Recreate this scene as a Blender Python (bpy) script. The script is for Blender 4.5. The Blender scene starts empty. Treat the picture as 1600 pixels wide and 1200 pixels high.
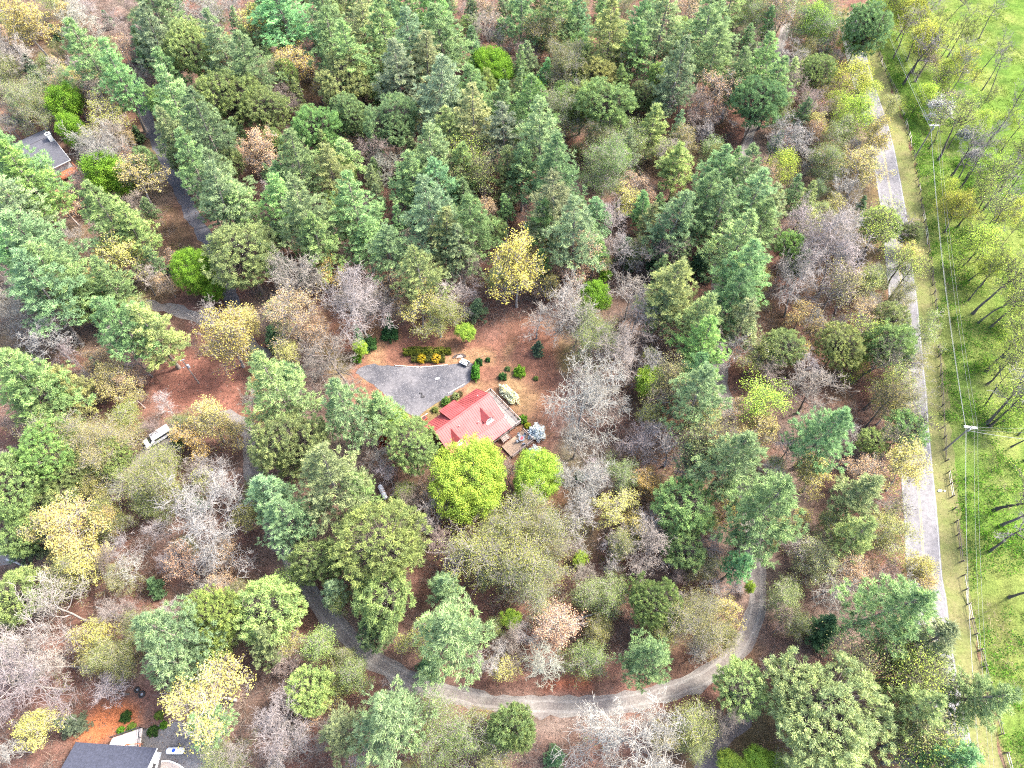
import bpy, math, random
import numpy as np

# ------------------------------------------------------------------ camera, sky, sun, exposure
scene = bpy.context.scene
COL = scene.collection
F, H, PITCH = 1081.0, 125.0, 58.0
cam_d = bpy.data.cameras.new('camera')
cam = bpy.data.objects.new('camera', cam_d)
COL.objects.link(cam)
cam.location = (0, 0, H)
cam.rotation_euler = (math.radians(90 - PITCH), 0, 0)
cam_d.sensor_width = 36
cam_d.lens = F * 36 / 1600
cam_d.clip_start = 0.5
cam_d.clip_end = 6000
scene.camera = cam

SUN_EL, SUN_AZ = 50.0, 22.0           # azimuth: degrees from +X (right of the picture) towards +Y (its top)
world = bpy.data.worlds.new('World')
scene.world = world
world.use_nodes = True
wn = world.node_tree
bg = wn.nodes['Background']
sky = wn.nodes.new('ShaderNodeTexSky')
sky.sky_type = 'NISHITA'
sky.sun_disc = False
sky.sun_elevation = math.radians(SUN_EL)
sky.sun_rotation = math.radians(90 - SUN_AZ)
sky.dust_density = 4.0
wn.links.new(sky.outputs[0], bg.inputs[0])
bg.inputs[1].default_value = 0.15
sun_d = bpy.data.lights.new('sun', 'SUN')
sun_d.energy = 1.8
sun_d.angle = math.radians(7)
sun_d.color = (1.0, 0.965, 0.91)
sun = bpy.data.objects.new('sun', sun_d)
COL.objects.link(sun)
sun.rotation_euler = (math.radians(90 - SUN_EL), 0, math.radians(SUN_AZ + 90))
scene.view_settings.view_transform = 'Standard'
scene.view_settings.look = 'None'
scene.view_settings.exposure = 2.92
scene.view_settings.gamma = 1
scene.cycles.use_denoising = False
scene.cycles.filter_width = 1.1
scene.cycles.max_bounces = 7
scene.cycles.diffuse_bounces = 4
scene.cycles.transmission_bounces = 3
scene.cycles.transparent_max_bounces = 4

# ------------------------------------------------------------------ helpers
_th = math.radians(PITCH)
FW = np.array([0, math.cos(_th), -math.sin(_th)])
UP = np.array([0, math.sin(_th), math.cos(_th)])
def at(u, v, z=0.0):
    """world point at height z seen at photo pixel (u, v)"""
    d = np.array([(u - 800) / F, 0, 0]) + UP * ((600 - v) / F) + FW
    t = (z - H) / d[2]
    return np.array([d[0] * t, d[1] * t, z])
def pxm(u, v, z=0.0):
    """photo pixels per metre there"""
    return F / float((at(u, v, z) - np.array([0, 0, H])) @ FW)
def pix(p):
    q = np.array(p, float) - [0, 0, H]
    w = q @ FW
    return 800 + F * q[0] / w, 600 - F * (q @ UP) / w

def tag(o, label=None, cat=None, group=None, kind=None):
    if label: o['label'] = label
    if cat: o['category'] = cat
    if group: o['group'] = group
    if kind: o['kind'] = kind
    return o
def empty(name, loc, rz=0.0, label=None, cat=None, group=None):
    o = bpy.data.objects.new(name, None)
    o.empty_display_size = 0.2
    o.location = loc
    o.rotation_euler = (0, 0, rz)
    COL.objects.link(o)
    return tag(o, label, cat, group)

def raw_mesh(name, V, T=None, Q=None, mt=None, mq=None, tone=None, smooth=False, col=None):
    """fast mesh from arrays of vertices, triangles and quads"""
    me = bpy.data.meshes.new(name)
    V = np.asarray(V, np.float32)
    T = np.zeros((0, 3), np.int32) if T is None else np.asarray(T, np.int32)
    Q = np.zeros((0, 4), np.int32) if Q is None else np.asarray(Q, np.int32)
    nt, nq = len(T), len(Q)
    me.vertices.add(len(V)); me.vertices.foreach_set('co', V.ravel())
    me.loops.add(nt * 3 + nq * 4)
    me.loops.foreach_set('vertex_index', np.concatenate([T.ravel(), Q.ravel()]))
    me.polygons.add(nt + nq)
    ls = np.concatenate([np.arange(nt) * 3, nt * 3 + np.arange(nq) * 4]).astype(np.int32)
    me.polygons.foreach_set('loop_start', ls)
    mi = np.concatenate([np.zeros(nt, np.int32) if mt is None else np.asarray(mt, np.int32),
                         np.zeros(nq, np.int32) if mq is None else np.asarray(mq, np.int32)])
    me.polygons.foreach_set('material_index', mi)
    if smooth:
        me.polygons.foreach_set('use_smooth', np.ones(nt + nq, bool))
    me.update(calc_edges=True)
    if tone is not None:
        a = me.attributes.new('tone', 'FLOAT', 'POINT'); a.data.foreach_set('value', np.asarray(tone, np.float32))
    if col is not None:
        a = me.attributes.new('tint', 'FLOAT_COLOR', 'POINT')
        c = np.ones((len(V), 4), np.float32); c[:, :3] = col
        a.data.foreach_set('color', c.ravel())
    me.validate()
    return me
def link(name, me, mats, parent=None, color=None):
    o = bpy.data.objects.new(name, me)
    if not me.materials:
        for m in (mats if isinstance(mats, (list, tuple)) else [mats]): me.materials.append(m)
    if parent is not None: o.parent = parent
    if color is not None: o.color = (*color, 1)
    COL.objects.link(o)
    return o

class MB:
    """collects simple solids into one mesh"""
    def __init__(s): s.v, s.f, s.m = [], [], []
    def add(s, vs, fs, m=0):
        b = len(s.v); s.v += [tuple(map(float, p)) for p in vs]
        s.f += [tuple(b + i for i in f) for f in fs]; s.m += [m] * len(fs); return s
    def box(s, c, d, rz=0.0, m=0, taper=1.0):
        x, y, z = d[0] / 2, d[1] / 2, d[2] / 2; vs = []
        for sz, k in ((-1, 1.0), (1, taper)):
            for sx, sy in ((-1, -1), (1, -1), (1, 1), (-1, 1)):
                px, py = sx * x * k, sy * y * k
                vs.append((c[0] + px * math.cos(rz) - py * math.sin(rz), c[1] + px * math.sin(rz) + py * math.cos(rz), c[2] + sz * z))
        return s.add(vs, [(3, 2, 1, 0), (4, 5, 6, 7), (0, 1, 5, 4), (1, 2, 6, 5), (2, 3, 7, 6), (3, 0, 4, 7)], m)
    def beam(s, a, b, w, h=None, m=0):
        """square bar between two points"""
        a, b = np.array(a, float), np.array(b, float); h = h or w
        d = b - a; d /= np.linalg.norm(d)
        u = np.cross(d, [0, 0, 1]); u = np.array([1., 0, 0]) if np.linalg.norm(u) < 1e-4 else u / np.linalg.norm(u)
        n = np.cross(u, d); vs = []
        for p in (a, b):
            for i, j in ((-1, -1), (1, -1), (1, 1), (-1, 1)): vs.append(p + u * i * w / 2 + n * j * h / 2)
        return s.add(vs, [(3, 2, 1, 0), (4, 5, 6, 7), (0, 1, 5, 4), (1, 2, 6, 5), (2, 3, 7, 6), (3, 0, 4, 7)], m)
    def tube(s, pts, rad, n=8, m=0):
        pts = [np.array(p, float) for p in pts]
        rad = rad if isinstance(rad, (list, tuple)) else [rad] * len(pts); vs, fs = [], []
        for i, p in enumerate(pts):
            d = pts[min(i + 1, len(pts) - 1)] - pts[max(i - 1, 0)]; d /= np.linalg.norm(d)
            u = np.cross(d, [0.12, 0.05, 1]); u /= np.linalg.norm(u); w = np.cross(d, u)
            for k in range(n):
                a = 2 * math.pi * k / n; vs.append(p + (u * math.cos(a) + w * math.sin(a)) * rad[i])
        for i in range(len(pts) - 1):
            for k in range(n):
                k2 = (k + 1) % n; fs.append((i * n + k, i * n + k2, (i + 1) * n + k2, (i + 1) * n + k))
        fs.append(tuple(range(n - 1, -1, -1))); fs.append(tuple((len(pts) - 1) * n + k for k in range(n)))
        return s.add(vs, fs, m)
    def sheet(s, poly, t=0.06, m=0):
        """thick slab under a planar polygon given anticlockwise from above"""
        p = [np.array(q, float) for q in poly]; n = np.cross(p[1] - p[0], p[2] - p[0]); n /= np.linalg.norm(n)
        k = len(p); vs = p + [q - n * t for q in p]
        fs = [tuple(range(k)), tuple(range(2 * k - 1, k - 1, -1))] + [(i, k + i, k + (i + 1) % k, (i + 1) % k) for i in range(k)]
        return s.add(vs, fs, m)
    def ball(s, c, r, nu=10, nv=6, m=0):
        r = r if isinstance(r, (list, tuple)) else (r, r, r); vs, fs = [], []
        for j in range(nv + 1):
            t = math.pi * j / nv
            for i in range(nu):
                a = 2 * math.pi * i / nu
                vs.append((c[0] + r[0] * math.sin(t) * math.cos(a), c[1] + r[1] * math.sin(t) * math.sin(a), c[2] + r[2] * math.cos(t)))
        for j in range(nv):
            for i in range(nu):
                i2 = (i + 1) % nu; fs.append((j * nu + i, (j + 1) * nu + i, (j + 1) * nu + i2, j * nu + i2))
        return s.add(vs, fs, m)
    def build(s, name, mats, parent=None, bevel=0, color=None, smooth=False):
        me = bpy.data.meshes.new(name); me.from_pydata(s.v, [], s.f); me.validate()
        for i, p in enumerate(me.polygons):
            p.material_index = s.m[i] if i < len(s.m) else 0
            p.use_smooth = smooth
        o = link(name, me, mats, parent, color)
        if bevel:
            b = o.modifiers.new('bevel', 'BEVEL'); b.width = bevel; b.segments = 2; b.limit_method = 'ANGLE'
        return o

# value noise on arrays of points
def vnoise(x, y, seed=0):
    r = np.random.RandomState(seed).rand(256, 256)
    xi, yi = np.floor(x).astype(int), np.floor(y).astype(int)
    fx, fy = x - xi, y - yi; fx = fx * fx * (3 - 2 * fx); fy = fy * fy * (3 - 2 * fy)
    g = lambda a, b: r[a % 256, b % 256]
    return (g(xi, yi) * (1 - fx) + g(xi + 1, yi) * fx) * (1 - fy) + (g(xi, yi + 1) * (1 - fx) + g(xi + 1, yi + 1) * fx) * fy
def fbm(x, y, s, seed=0, o=4):
    t, a, n = 0, 1.0, 0
    for k in range(o):
        t = t + a * vnoise(x / s * 2 ** k + 17.3 * k, y / s * 2 ** k + 5.1 * k, seed + k); n += a; a *= .5
    return t / n
def poly_dist(P, poly):
    """signed distance to a closed polygon, positive inside"""
    poly = np.asarray(poly)[:, :2]; x, y = P[:, 0], P[:, 1]
    ins = np.zeros(len(P), bool); d = np.full(len(P), 1e9)
    for a, b in zip(poly, np.roll(poly, -1, 0)):
        c = ((a[1] > y) != (b[1] > y)) & (x < (b[0] - a[0]) * (y - a[1]) / (b[1] - a[1] + 1e-12) + a[0]); ins ^= c
        e = b - a; t = np.clip(((x - a[0]) * e[0] + (y - a[1]) * e[1]) / (e @ e + 1e-9), 0, 1)
        d = np.minimum(d, np.hypot(x - a[0] - t * e[0], y - a[1] - t * e[1]))
    return np.where(ins, d, -d)
def line_dist(P, line):
    line = np.asarray(line)[:, :2]; x, y = P[:, 0], P[:, 1]; d = np.full(len(P), 1e9)
    for a, b in zip(line[:-1], line[1:]):
        e = b - a; t = np.clip(((x - a[0]) * e[0] + (y - a[1]) * e[1]) / (e @ e + 1e-9), 0, 1)
        d = np.minimum(d, np.hypot(x - a[0] - t * e[0], y - a[1] - t * e[1]))
    return d
def G(pts): return np.array([at(u, v)[:2] for u, v in pts])
def smooth_line(pts, step=1.5):
    """Catmull-Rom through world points, resampled"""
    p = np.asarray(pts, float); p = np.vstack([2 * p[0] - p[1], p, 2 * p[-1] - p[-2]]); out = []
    for i in range(1, len(p) - 2):
        n = max(2, int(np.linalg.norm(p[i + 1] - p[i]) / step))
        for t in np.linspace(0, 1, n, endpoint=False):
            a, b, c, d = p[i - 1], p[i], p[i + 1], p[i + 2]
            out.append(.5 * (2 * b + (c - a) * t + (2 * a - 5 * b + 4 * c - d) * t * t + (3 * b - a - 3 * c + d) * t ** 3))
    out.append(p[-2]); return np.array(out)

# ------------------------------------------------------------------ materials
def new_mat(name):
    m = bpy.data.materials.new(name); m.use_nodes = True; nt = m.node_tree; nt.nodes.clear()
    out = nt.nodes.new('ShaderNodeOutputMaterial'); return m, nt, out
def nd(nt, t, **kw):
    n = nt.nodes.new(t)
    for k, v in kw.items():
        if k.startswith('i_'): n.inputs[int(k[2:])].default_value = v
        else: setattr(n, k, v)
    return n
def mixc(nt, fac, a, b, blend='MIX'):
    n = nt.nodes.new('ShaderNodeMix'); n.data_type = 'RGBA'; n.blend_type = blend
    for sock, v in ((n.inputs[0], fac), (n.inputs[6], a), (n.inputs[7], b)):
        if hasattr(v, 'is_output'): nt.links.new(v, sock)
        else: sock.default_value = v if not isinstance(v, tuple) else (*v[:3], 1)
    return n.outputs[2]
def noise(nt, scale, detail=4.0, rough=.6, coord='Object'):
    tc = nt.nodes.new('ShaderNodeTexCoord'); n = nt.nodes.new('ShaderNodeTexNoise')
    n.inputs['Scale'].default_value = scale; n.inputs['Detail'].default_value = detail; n.inputs['Roughness'].default_value = rough
    nt.links.new(tc.outputs[coord], n.inputs['Vector']); return n.outputs['Fac']
def ramp(nt, fac, stops):
    r = nt.nodes.new('ShaderNodeValToRGB'); nt.links.new(fac, r.inputs[0])
    e = r.color_ramp.elements
    while len(e) < len(stops): e.new(.5)
    for k, (p, c) in enumerate(stops): e[k].position = p; e[k].color = (*c, 1) if len(c) == 3 else c
    return r.outputs[0]
def leaf_mat(name, light=(1.45, 1.3, 1.0), dark=(.62, .7, .75), trans=.32):
    """foliage: the tree's own colour, varied leaf cluster by leaf cluster"""
    m, nt, out = new_mat(name)
    oi = nd(nt, 'ShaderNodeObjectInfo'); at_ = nd(nt, 'ShaderNodeAttribute', attribute_name='tone')
    k = ramp(nt, at_.outputs['Fac'], [(0, dark), (.5, (1, 1, 1)), (1, light)])
    c = mixc(nt, 1.0, oi.outputs['Color'], k, 'MULTIPLY')
    d = nd(nt, 'ShaderNodeBsdfDiffuse'); t = nd(nt, 'ShaderNodeBsdfTranslucent'); x = nd(nt, 'ShaderNodeMixShader', i_0=trans)
    nt.links.new(c, d.inputs[0]); nt.links.new(c, t.inputs[0])
    nt.links.new(d.outputs[0], x.inputs[1]); nt.links.new(t.outputs[0], x.inputs[2]); nt.links.new(x.outputs[0], out.inputs[0])
    return m
def bark_mat(name, lo=.6, hi=1.3, scale=1.2):
    m, nt, out = new_mat(name); oi = nd(nt, 'ShaderNodeObjectInfo')
    k = ramp(nt, noise(nt, scale), [(.3, (lo,) * 3), (.7, (hi,) * 3)])
    d = nd(nt, 'ShaderNodeBsdfDiffuse'); nt.links.new(mixc(nt, 1.0, oi.outputs['Color'], k, 'MULTIPLY'), d.inputs[0])
    nt.links.new(d.outputs[0], out.inputs[0]); return m
def plain(name, color, rough=.6, var=.25, scale=3.0, metal=0.0, stretch=None, bump=0.0, spec=.3):
    """painted / wooden / stone surface with a little mottling"""
    m, nt, out = new_mat(name); b = nd(nt, 'ShaderNodeBsdfPrincipled'); color = tuple(c * .8 for c in color)
    tc = nd(nt, 'ShaderNodeTexCoord'); mp = nd(nt, 'ShaderNodeMapping'); n = nd(nt, 'ShaderNodeTexNoise')
    n.inputs['Scale'].default_value = scale; n.inputs['Detail'].default_value = 6
    if stretch: mp.inputs['Scale'].default_value = stretch
    nt.links.new(tc.outputs['Object'], mp.inputs[0]); nt.links.new(mp.outputs[0], n.inputs['Vector'])
    lo = tuple(c * (1 - var) for c in color); hi = tuple(min(1, c * (1 + var)) for c in color)
    nt.links.new(ramp(nt, n.outputs['Fac'], [(.3, lo), (.7, hi)]), b.inputs['Base Color'])
    b.inputs['Roughness'].default_value = rough; b.inputs['Metallic'].default_value = metal
    b.inputs['Specular IOR Level'].default_value = spec
    if bump:
        bp = nd(nt, 'ShaderNodeBump'); bp.inputs['Strength'].default_value = bump; bp.inputs['Distance'].default_value = .02
        nt.links.new(n.outputs['Fac'], bp.inputs['Height']); nt.links.new(bp.outputs[0], b.inputs['Normal'])
    nt.links.new(b.outputs[0], out.inputs[0]); return m
# ------------------------------------------------------------------ lines and areas of the ground (traced on the photo, laid on the ground)
ROAD_EDGE = smooth_line(G([(1340, 20), (1350, 70), (1359, 107), (1372, 150), (1386, 190), (1398, 237), (1410, 300), (1418, 345), (1424, 400), (1430, 450), (1435, 490), (1442, 560), (1448, 622), (1452, 680), (1456, 720), (1460, 760), (1466, 825), (1472, 900), (1478, 932), (1486, 1000), (1496, 1060), (1509, 1120), (1526, 1200), (1550, 1290)]), 2.0)
FENCE_LINE = smooth_line(G([(1372, 88), (1388, 125), (1400, 150), (1417, 205), (1427, 245), (1440, 330), (1448, 380), (1455, 430), (1460, 480), (1466, 560), (1470, 625), (1475, 700), (1481, 745), (1488, 790), (1494, 830), (1500, 880), (1508, 930), (1518, 980), (1530, 1020), (1541, 1060), (1553, 1110), (1565, 1160), (1580, 1215)]), 1.0)
LOOP = smooth_line(G([(388, 672), (392, 715), (402, 765), (420, 815), (446, 865), (462, 890), (485, 925), (512, 962), (545, 1000), (585, 1030), (632, 1058), (680, 1076), (740, 1092), (800, 1101), (860, 1104), (920, 1103), (980, 1096), (1035, 1083), (1085, 1066), (1128, 1040), (1160, 1005), (1178, 965), (1183, 920), (1181, 880), (1174, 830), (1162, 770), (1150, 700), (1135, 640), (1122, 575), (1118, 500), (1130, 400), (1150, 300), (1168, 225), (1195, 130), (1222, 60), (1240, 0), (1255, -60)]), 1.5)
SPUR = smooth_line(G([(388, 672), (355, 652), (310, 662), (262, 690), (225, 712), (185, 745), (140, 785), (80, 830), (0, 870), (-80, 900)]), 1.5)
LINK = smooth_line(G([(388, 672), (400, 640), (440, 600), (500, 580), (560, 578), (600, 585)]), 1.5)
DRIVE = smooth_line(G([(225, 474), (250, 479), (280, 487), (320, 500), (370, 520), (420, 560)]), 1.5)
ASPHALT_DRIVE = smooth_line(G([(372, 520), (360, 460), (343, 420), (325, 375), (300, 335), (278, 290), (255, 240), (236, 200), (222, 165), (205, 120)]), 1.5)
SIDE = smooth_line(G([(1185, 1085), (1150, 1130), (1120, 1165), (1095, 1215), (1080, 1260)]), 1.5)
PAD = G([(556, 583), (572, 570), (600, 571), (640, 573), (690, 571), (738, 567), (737, 585), (733, 598), (712, 612), (690, 625), (668, 640), (655, 651), (640, 648), (622, 636), (600, 615), (578, 598)])
CLEARING = G([(500, 500), (620, 505), (700, 520), (770, 520), (860, 500), (905, 515), (905, 575), (872, 640), (862, 700), (880, 770), (860, 800), (820, 740), (760, 700), (640, 690), (560, 640), (540, 590)])
TAN_GRASS = G([(738, 600), (790, 590), (830, 600), (850, 640), (845, 680), (820, 680), (800, 640), (770, 612)])
RED_CLEARING = G([(225, 600), (290, 560), (380, 590), (400, 640), (330, 660), (250, 650)])
CLAY = G([(125, 1148), (150, 1108), (190, 1100), (216, 1106), (222, 1130), (180, 1150), (150, 1160)])
GREY_YARD = G([(205, 1145), (240, 1135), (290, 1130), (340, 1150), (350, 1210), (330, 1260), (150, 1260), (170, 1170)])
REDPIT = G([(850, 1058), (920, 1056), (925, 1076), (850, 1079)])
n_ = len(FENCE_LINE)
FIELD = np.vstack([FENCE_LINE + [0, 0], [[260, -20], [320, 100], [330, 420], [150, 420]]])

def strip(name, line, w, mat, z, kind=True, jitter=.25, seed=1, cols=6, off=0.0):
    """road laid along a centre line, ragged edges"""
    rs = np.random.RandomState(seed); L = np.asarray(line)
    t = np.gradient(L, axis=0); t /= np.linalg.norm(t, axis=1)[:, None]; nrm = np.stack([t[:, 1], -t[:, 0]], 1)
    s = np.linspace(-1, 1, cols); V = []
    for i in range(len(L)):
        wl, wr = w / 2 + rs.randn() * jitter, w / 2 + rs.randn() * jitter
        for k in s:
            o = off + (k * (wr if k > 0 else wl)); V.append((*(L[i] + nrm[i] * o), z))
    Q = [(i * cols + k, i * cols + k + 1, (i + 1) * cols + k + 1, (i + 1) * cols + k) for i in range(len(L) - 1) for k in range(cols - 1)]
    o = link(name, raw_mesh(name, V, Q=Q), mat)
    if kind: o['kind'] = 'structure'
    return o

# ------------------------------------------------------------------ ground
def axis(lo, hi, step, far, n=10):
    a = np.arange(lo, hi + step, step); k = np.cumsum(np.geomspace(step, far / 4, n))
    return np.concatenate([lo - k[::-1], a, a[-1] + k])
gx, gy = axis(-190, 215, 1.0, 1200), axis(-8, 262, 1.0, 1200)
X, Y = np.meshgrid(gx, gy); P = np.stack([X.ravel(), Y.ravel()], 1)
px_, py_ = P[:, 0], P[:, 1]
def blend(c, m, col): return c * (1 - m[:, None]) + np.array(col) * m[:, None]
def edge(d, w, nz): return np.clip((d + (nz - .5) * 2 * w * 1.6) / w * .5 + .5, 0, 1)
n1, n2, n3 = fbm(px_, py_, 14, 1), fbm(px_, py_, 5, 9), fbm(px_, py_, 30, 21)
C = np.tile(np.array([.135, .075, .058]), (len(P), 1))
C = blend(C, np.clip((n1 - .48) * 4, 0, 1) * .85, (.15, .12, .10))
C = blend(C, np.clip((n2 - .52) * 5, 0, 1) * .75, (.075, .048, .036))
C = blend(C, np.clip((n3 - .58) * 6, 0, 1) * .55, (.09, .085, .035))
for poly, w, col, k in ((CLEARING, 3.0, (.15, .075, .052), 1), (RED_CLEARING, 3.0, (.16, .075, .055), 1), (TAN_GRASS, 2.5, (.16, .11, .058), .75), (CLAY, 1.2, (.30, .11, .05), 1), (GREY_YARD, 1.5, (.12, .115, .115), .9), (REDPIT, .5, (.25, .09, .05), .8)):
    C = blend(C, edge(poly_dist(P, poly), w, n2) * k, col)
C = blend(C, np.clip((n2 - .52) * 6, 0, 1) * edge(poly_dist(P, CLEARING), 3, n1) * .6, (.23, .15, .08))
C = blend(C, np.clip((n1 - .62) * 8, 0, 1) * edge(poly_dist(P, CLEARING), 3, n1) * .5, (.10, .12, .04))
fd = poly_dist(P, FIELD)
fcol = blend(np.tile(np.array([.085, .14, .028]), (len(P), 1)), np.clip((n1 - .45) * 4, 0, 1), (.155, .18, .055))
fcol = blend(fcol, np.clip((n3 - .5) * 6, 0, 1) * .35, (.17, .17, .06))
fcol = blend(fcol, np.clip((n2 - .55) * 6, 0, 1) * .7, (.05, .10, .02))
C = np.where((fd > 0)[:, None], fcol, C)
vine = np.clip(1 - np.abs(fd - 5) / 9, 0, 1) * (fd > 0)
C = blend(C, vine * np.clip((n2 - .5) * 5, 0, 1) * .45, (.14, .11, .05))
C = blend(C, vine * np.clip((n1 - .52) * 5, 0, 1) * .6, (.06, .14, .02))
C = C * np.where(fd > 0, .70, .76)[:, None]
nx, ny = len(gx), len(gy)
idx = np.arange(nx * ny).reshape(ny, nx)
Q = np.stack([idx[:-1, :-1], idx[:-1, 1:], idx[1:, 1:], idx[1:, :-1]], -1).reshape(-1, 4)
m, nt, out = new_mat('leaf litter and grass')
a_ = nd(nt, 'ShaderNodeAttribute', attribute_name='tint')
f1, f2, f3 = noise(nt, .9, 6, .75), noise(nt, 4.5, 5, .75), noise(nt, .18, 5, .6)
c1 = mixc(nt, 1.0, a_.outputs['Color'], ramp(nt, f1, [(.25, (.5, .48, .46)), (.5, (1, 1, 1)), (.75, (1.55, 1.5, 1.45))]), 'MULTIPLY')
c2 = mixc(nt, 1.0, c1, ramp(nt, f2, [(.3, (.45, .45, .45)), (.5, (1, 1, 1)), (.72, (1.7, 1.62, 1.55))]), 'MULTIPLY')
c3 = mixc(nt, 1.0, c2, ramp(nt, f3, [(.3, (.8, .82, .8)), (.7, (1.2, 1.16, 1.15))]), 'MULTIPLY')
b_ = nd(nt, 'ShaderNodeBsdfDiffuse'); bp = nd(nt, 'ShaderNodeBump'); bp.inputs['Strength'].default_value = .8; bp.inputs['Distance'].default_value = .15
nt.links.new(f2, bp.inputs['Height']); nt.links.new(bp.outputs[0], b_.inputs['Normal'])
nt.links.new(c3, b_.inputs[0]); nt.links.new(b_.outputs[0], out.inputs[0])
ground = link('ground', raw_mesh('ground', np.column_stack([P, np.zeros(len(P))]), Q=Q, col=C), m)
ground['kind'] = 'structure'

def surface_mat(name, base, patch, speck, s=(.25, 2.5, 14.0), streak=None):
    base, patch, speck = [tuple(c * .76 for c in q) for q in (base, patch, speck)]
    m, nt, out = new_mat(name); b = nd(nt, 'ShaderNodeBsdfDiffuse')
    c = mixc(nt, ramp(nt, noise(nt, s[0], 5, .65), [(.38, (0,) * 3), (.62, (1,) * 3)]), base, patch)
    c = mixc(nt, 1.0, c, ramp(nt, noise(nt, s[1], 5, .7), [(.3, (.72,) * 3), (.7, (1.28,) * 3)]), 'MULTIPLY')
    c = mixc(nt, ramp(nt, noise(nt, s[2], 2, .5), [(.6, (0,) * 3), (.68, (1,) * 3)]), c, speck)
    nt.links.new(c, b.inputs[0]); nt.links.new(b.outputs[0], out.inputs[0]); return m
gravel = surface_mat('beige road gravel', (.185, .168, .148), (.135, .115, .105), (.24, .22, .20))
pad_mat = surface_mat('grey parking gravel', (.06, .06, .068), (.12, .115, .12), (.28, .27, .27), (.16, 1.6, 10))
drive_mat = surface_mat('dark asphalt', (.075, .075, .085), (.10, .095, .10), (.13, .12, .12))
road_mat = surface_mat('pale worn asphalt', (.175, .168, .168), (.145, .138, .14), (.22, .21, .21), (.12, 1.2, 9))
verge_mat = surface_mat('mown yellow grass', (.125, .138, .048), (.155, .14, .065), (.09, .12, .03), (.22, 1.8, 6))
strip('gravel_road', LOOP, 3.1, gravel, .012, seed=3)
track = surface_mat('packed pale gravel', (.215, .198, .178), (.18, .16, .145), (.25, .235, .215))
for o_ in (-.78, .78): strip('wheel_track', LOOP, .42, track, .018, seed=21 + int(o_ > 0), off=o_, jitter=.09, cols=3)
strip('gravel_spur', SPUR, 3.6, gravel, .016, seed=4)
strip('gravel_lane', DRIVE, 2.6, gravel, .024, seed=6)
strip('asphalt_drive', ASPHALT_DRIVE, 3.4, drive_mat, .012, seed=7)
strip('dirt_track', SIDE, 3.2, surface_mat('grey dirt', (.13, .11, .105), (.15, .115, .1), (.2, .18, .16)), .012, seed=8)
def blob(name, poly, mat, z, seed=0):
    p = smooth_line(np.vstack([poly, poly[:1]]), .8)[:-1]; rs = np.random.RandomState(seed); p = p + rs.randn(*p.shape) * .12
    me = bpy.data.meshes.new(name); me.from_pydata([(float(a), float(b), z) for a, b in p[::-1]], [], [tuple(range(len(p)))]); me.update()
    if me.polygons[0].normal.z < 0: me.flip_normals()
    o = link(name, me, mat); o['kind'] = 'structure'; return o
blob('gravel_parking_pad', PAD, pad_mat, .03, 2)
yard = blob('grey_yard', GREY_YARD, surface_mat('grey crushed stone', (.13, .125, .125), (.16, .145, .135), (.25, .24, .23), (.3, 2, 10)), .010, 5)
strip('grass_verge', ROAD_EDGE, 5.4, verge_mat, .008, seed=11, off=-1.8, jitter=.35)
strip('paved_road', ROAD_EDGE, 6.3, road_mat, .05, seed=12, off=3.1, jitter=.03)
white = plain('worn white road paint', (.27, .27, .265), .7, .35, 1.2); yellow = plain('worn yellow road paint', (.30, .235, .10), .7, .3, 1.2)
strip('edge_line', ROAD_EDGE, .10, white, .058, off=.16, jitter=.008, cols=2)
strip('left_edge_line', ROAD_EDGE, .08, white, .058, off=5.95, jitter=.008, cols=2)
strip('centre_line', ROAD_EDGE, .11, yellow, .058, off=2.95, jitter=.008, cols=2)
strip('second_centre_line', ROAD_EDGE, .11, yellow, .058, off=3.22, jitter=.008, cols=2)
# ------------------------------------------------------------------ tree kit
leafM = leaf_mat('broad leaves'); needleM = leaf_mat('pine needles', (1.5, 1.48, 1.25), (.6, .68, .74), .3)
budM = leaf_mat('buds and young leaves', (1.35, 1.3, 1.15), (.7, .65, .6), .2)
barkM = bark_mat('bark'); twigM = bark_mat('twigs', .75, 1.2, .5)

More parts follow.
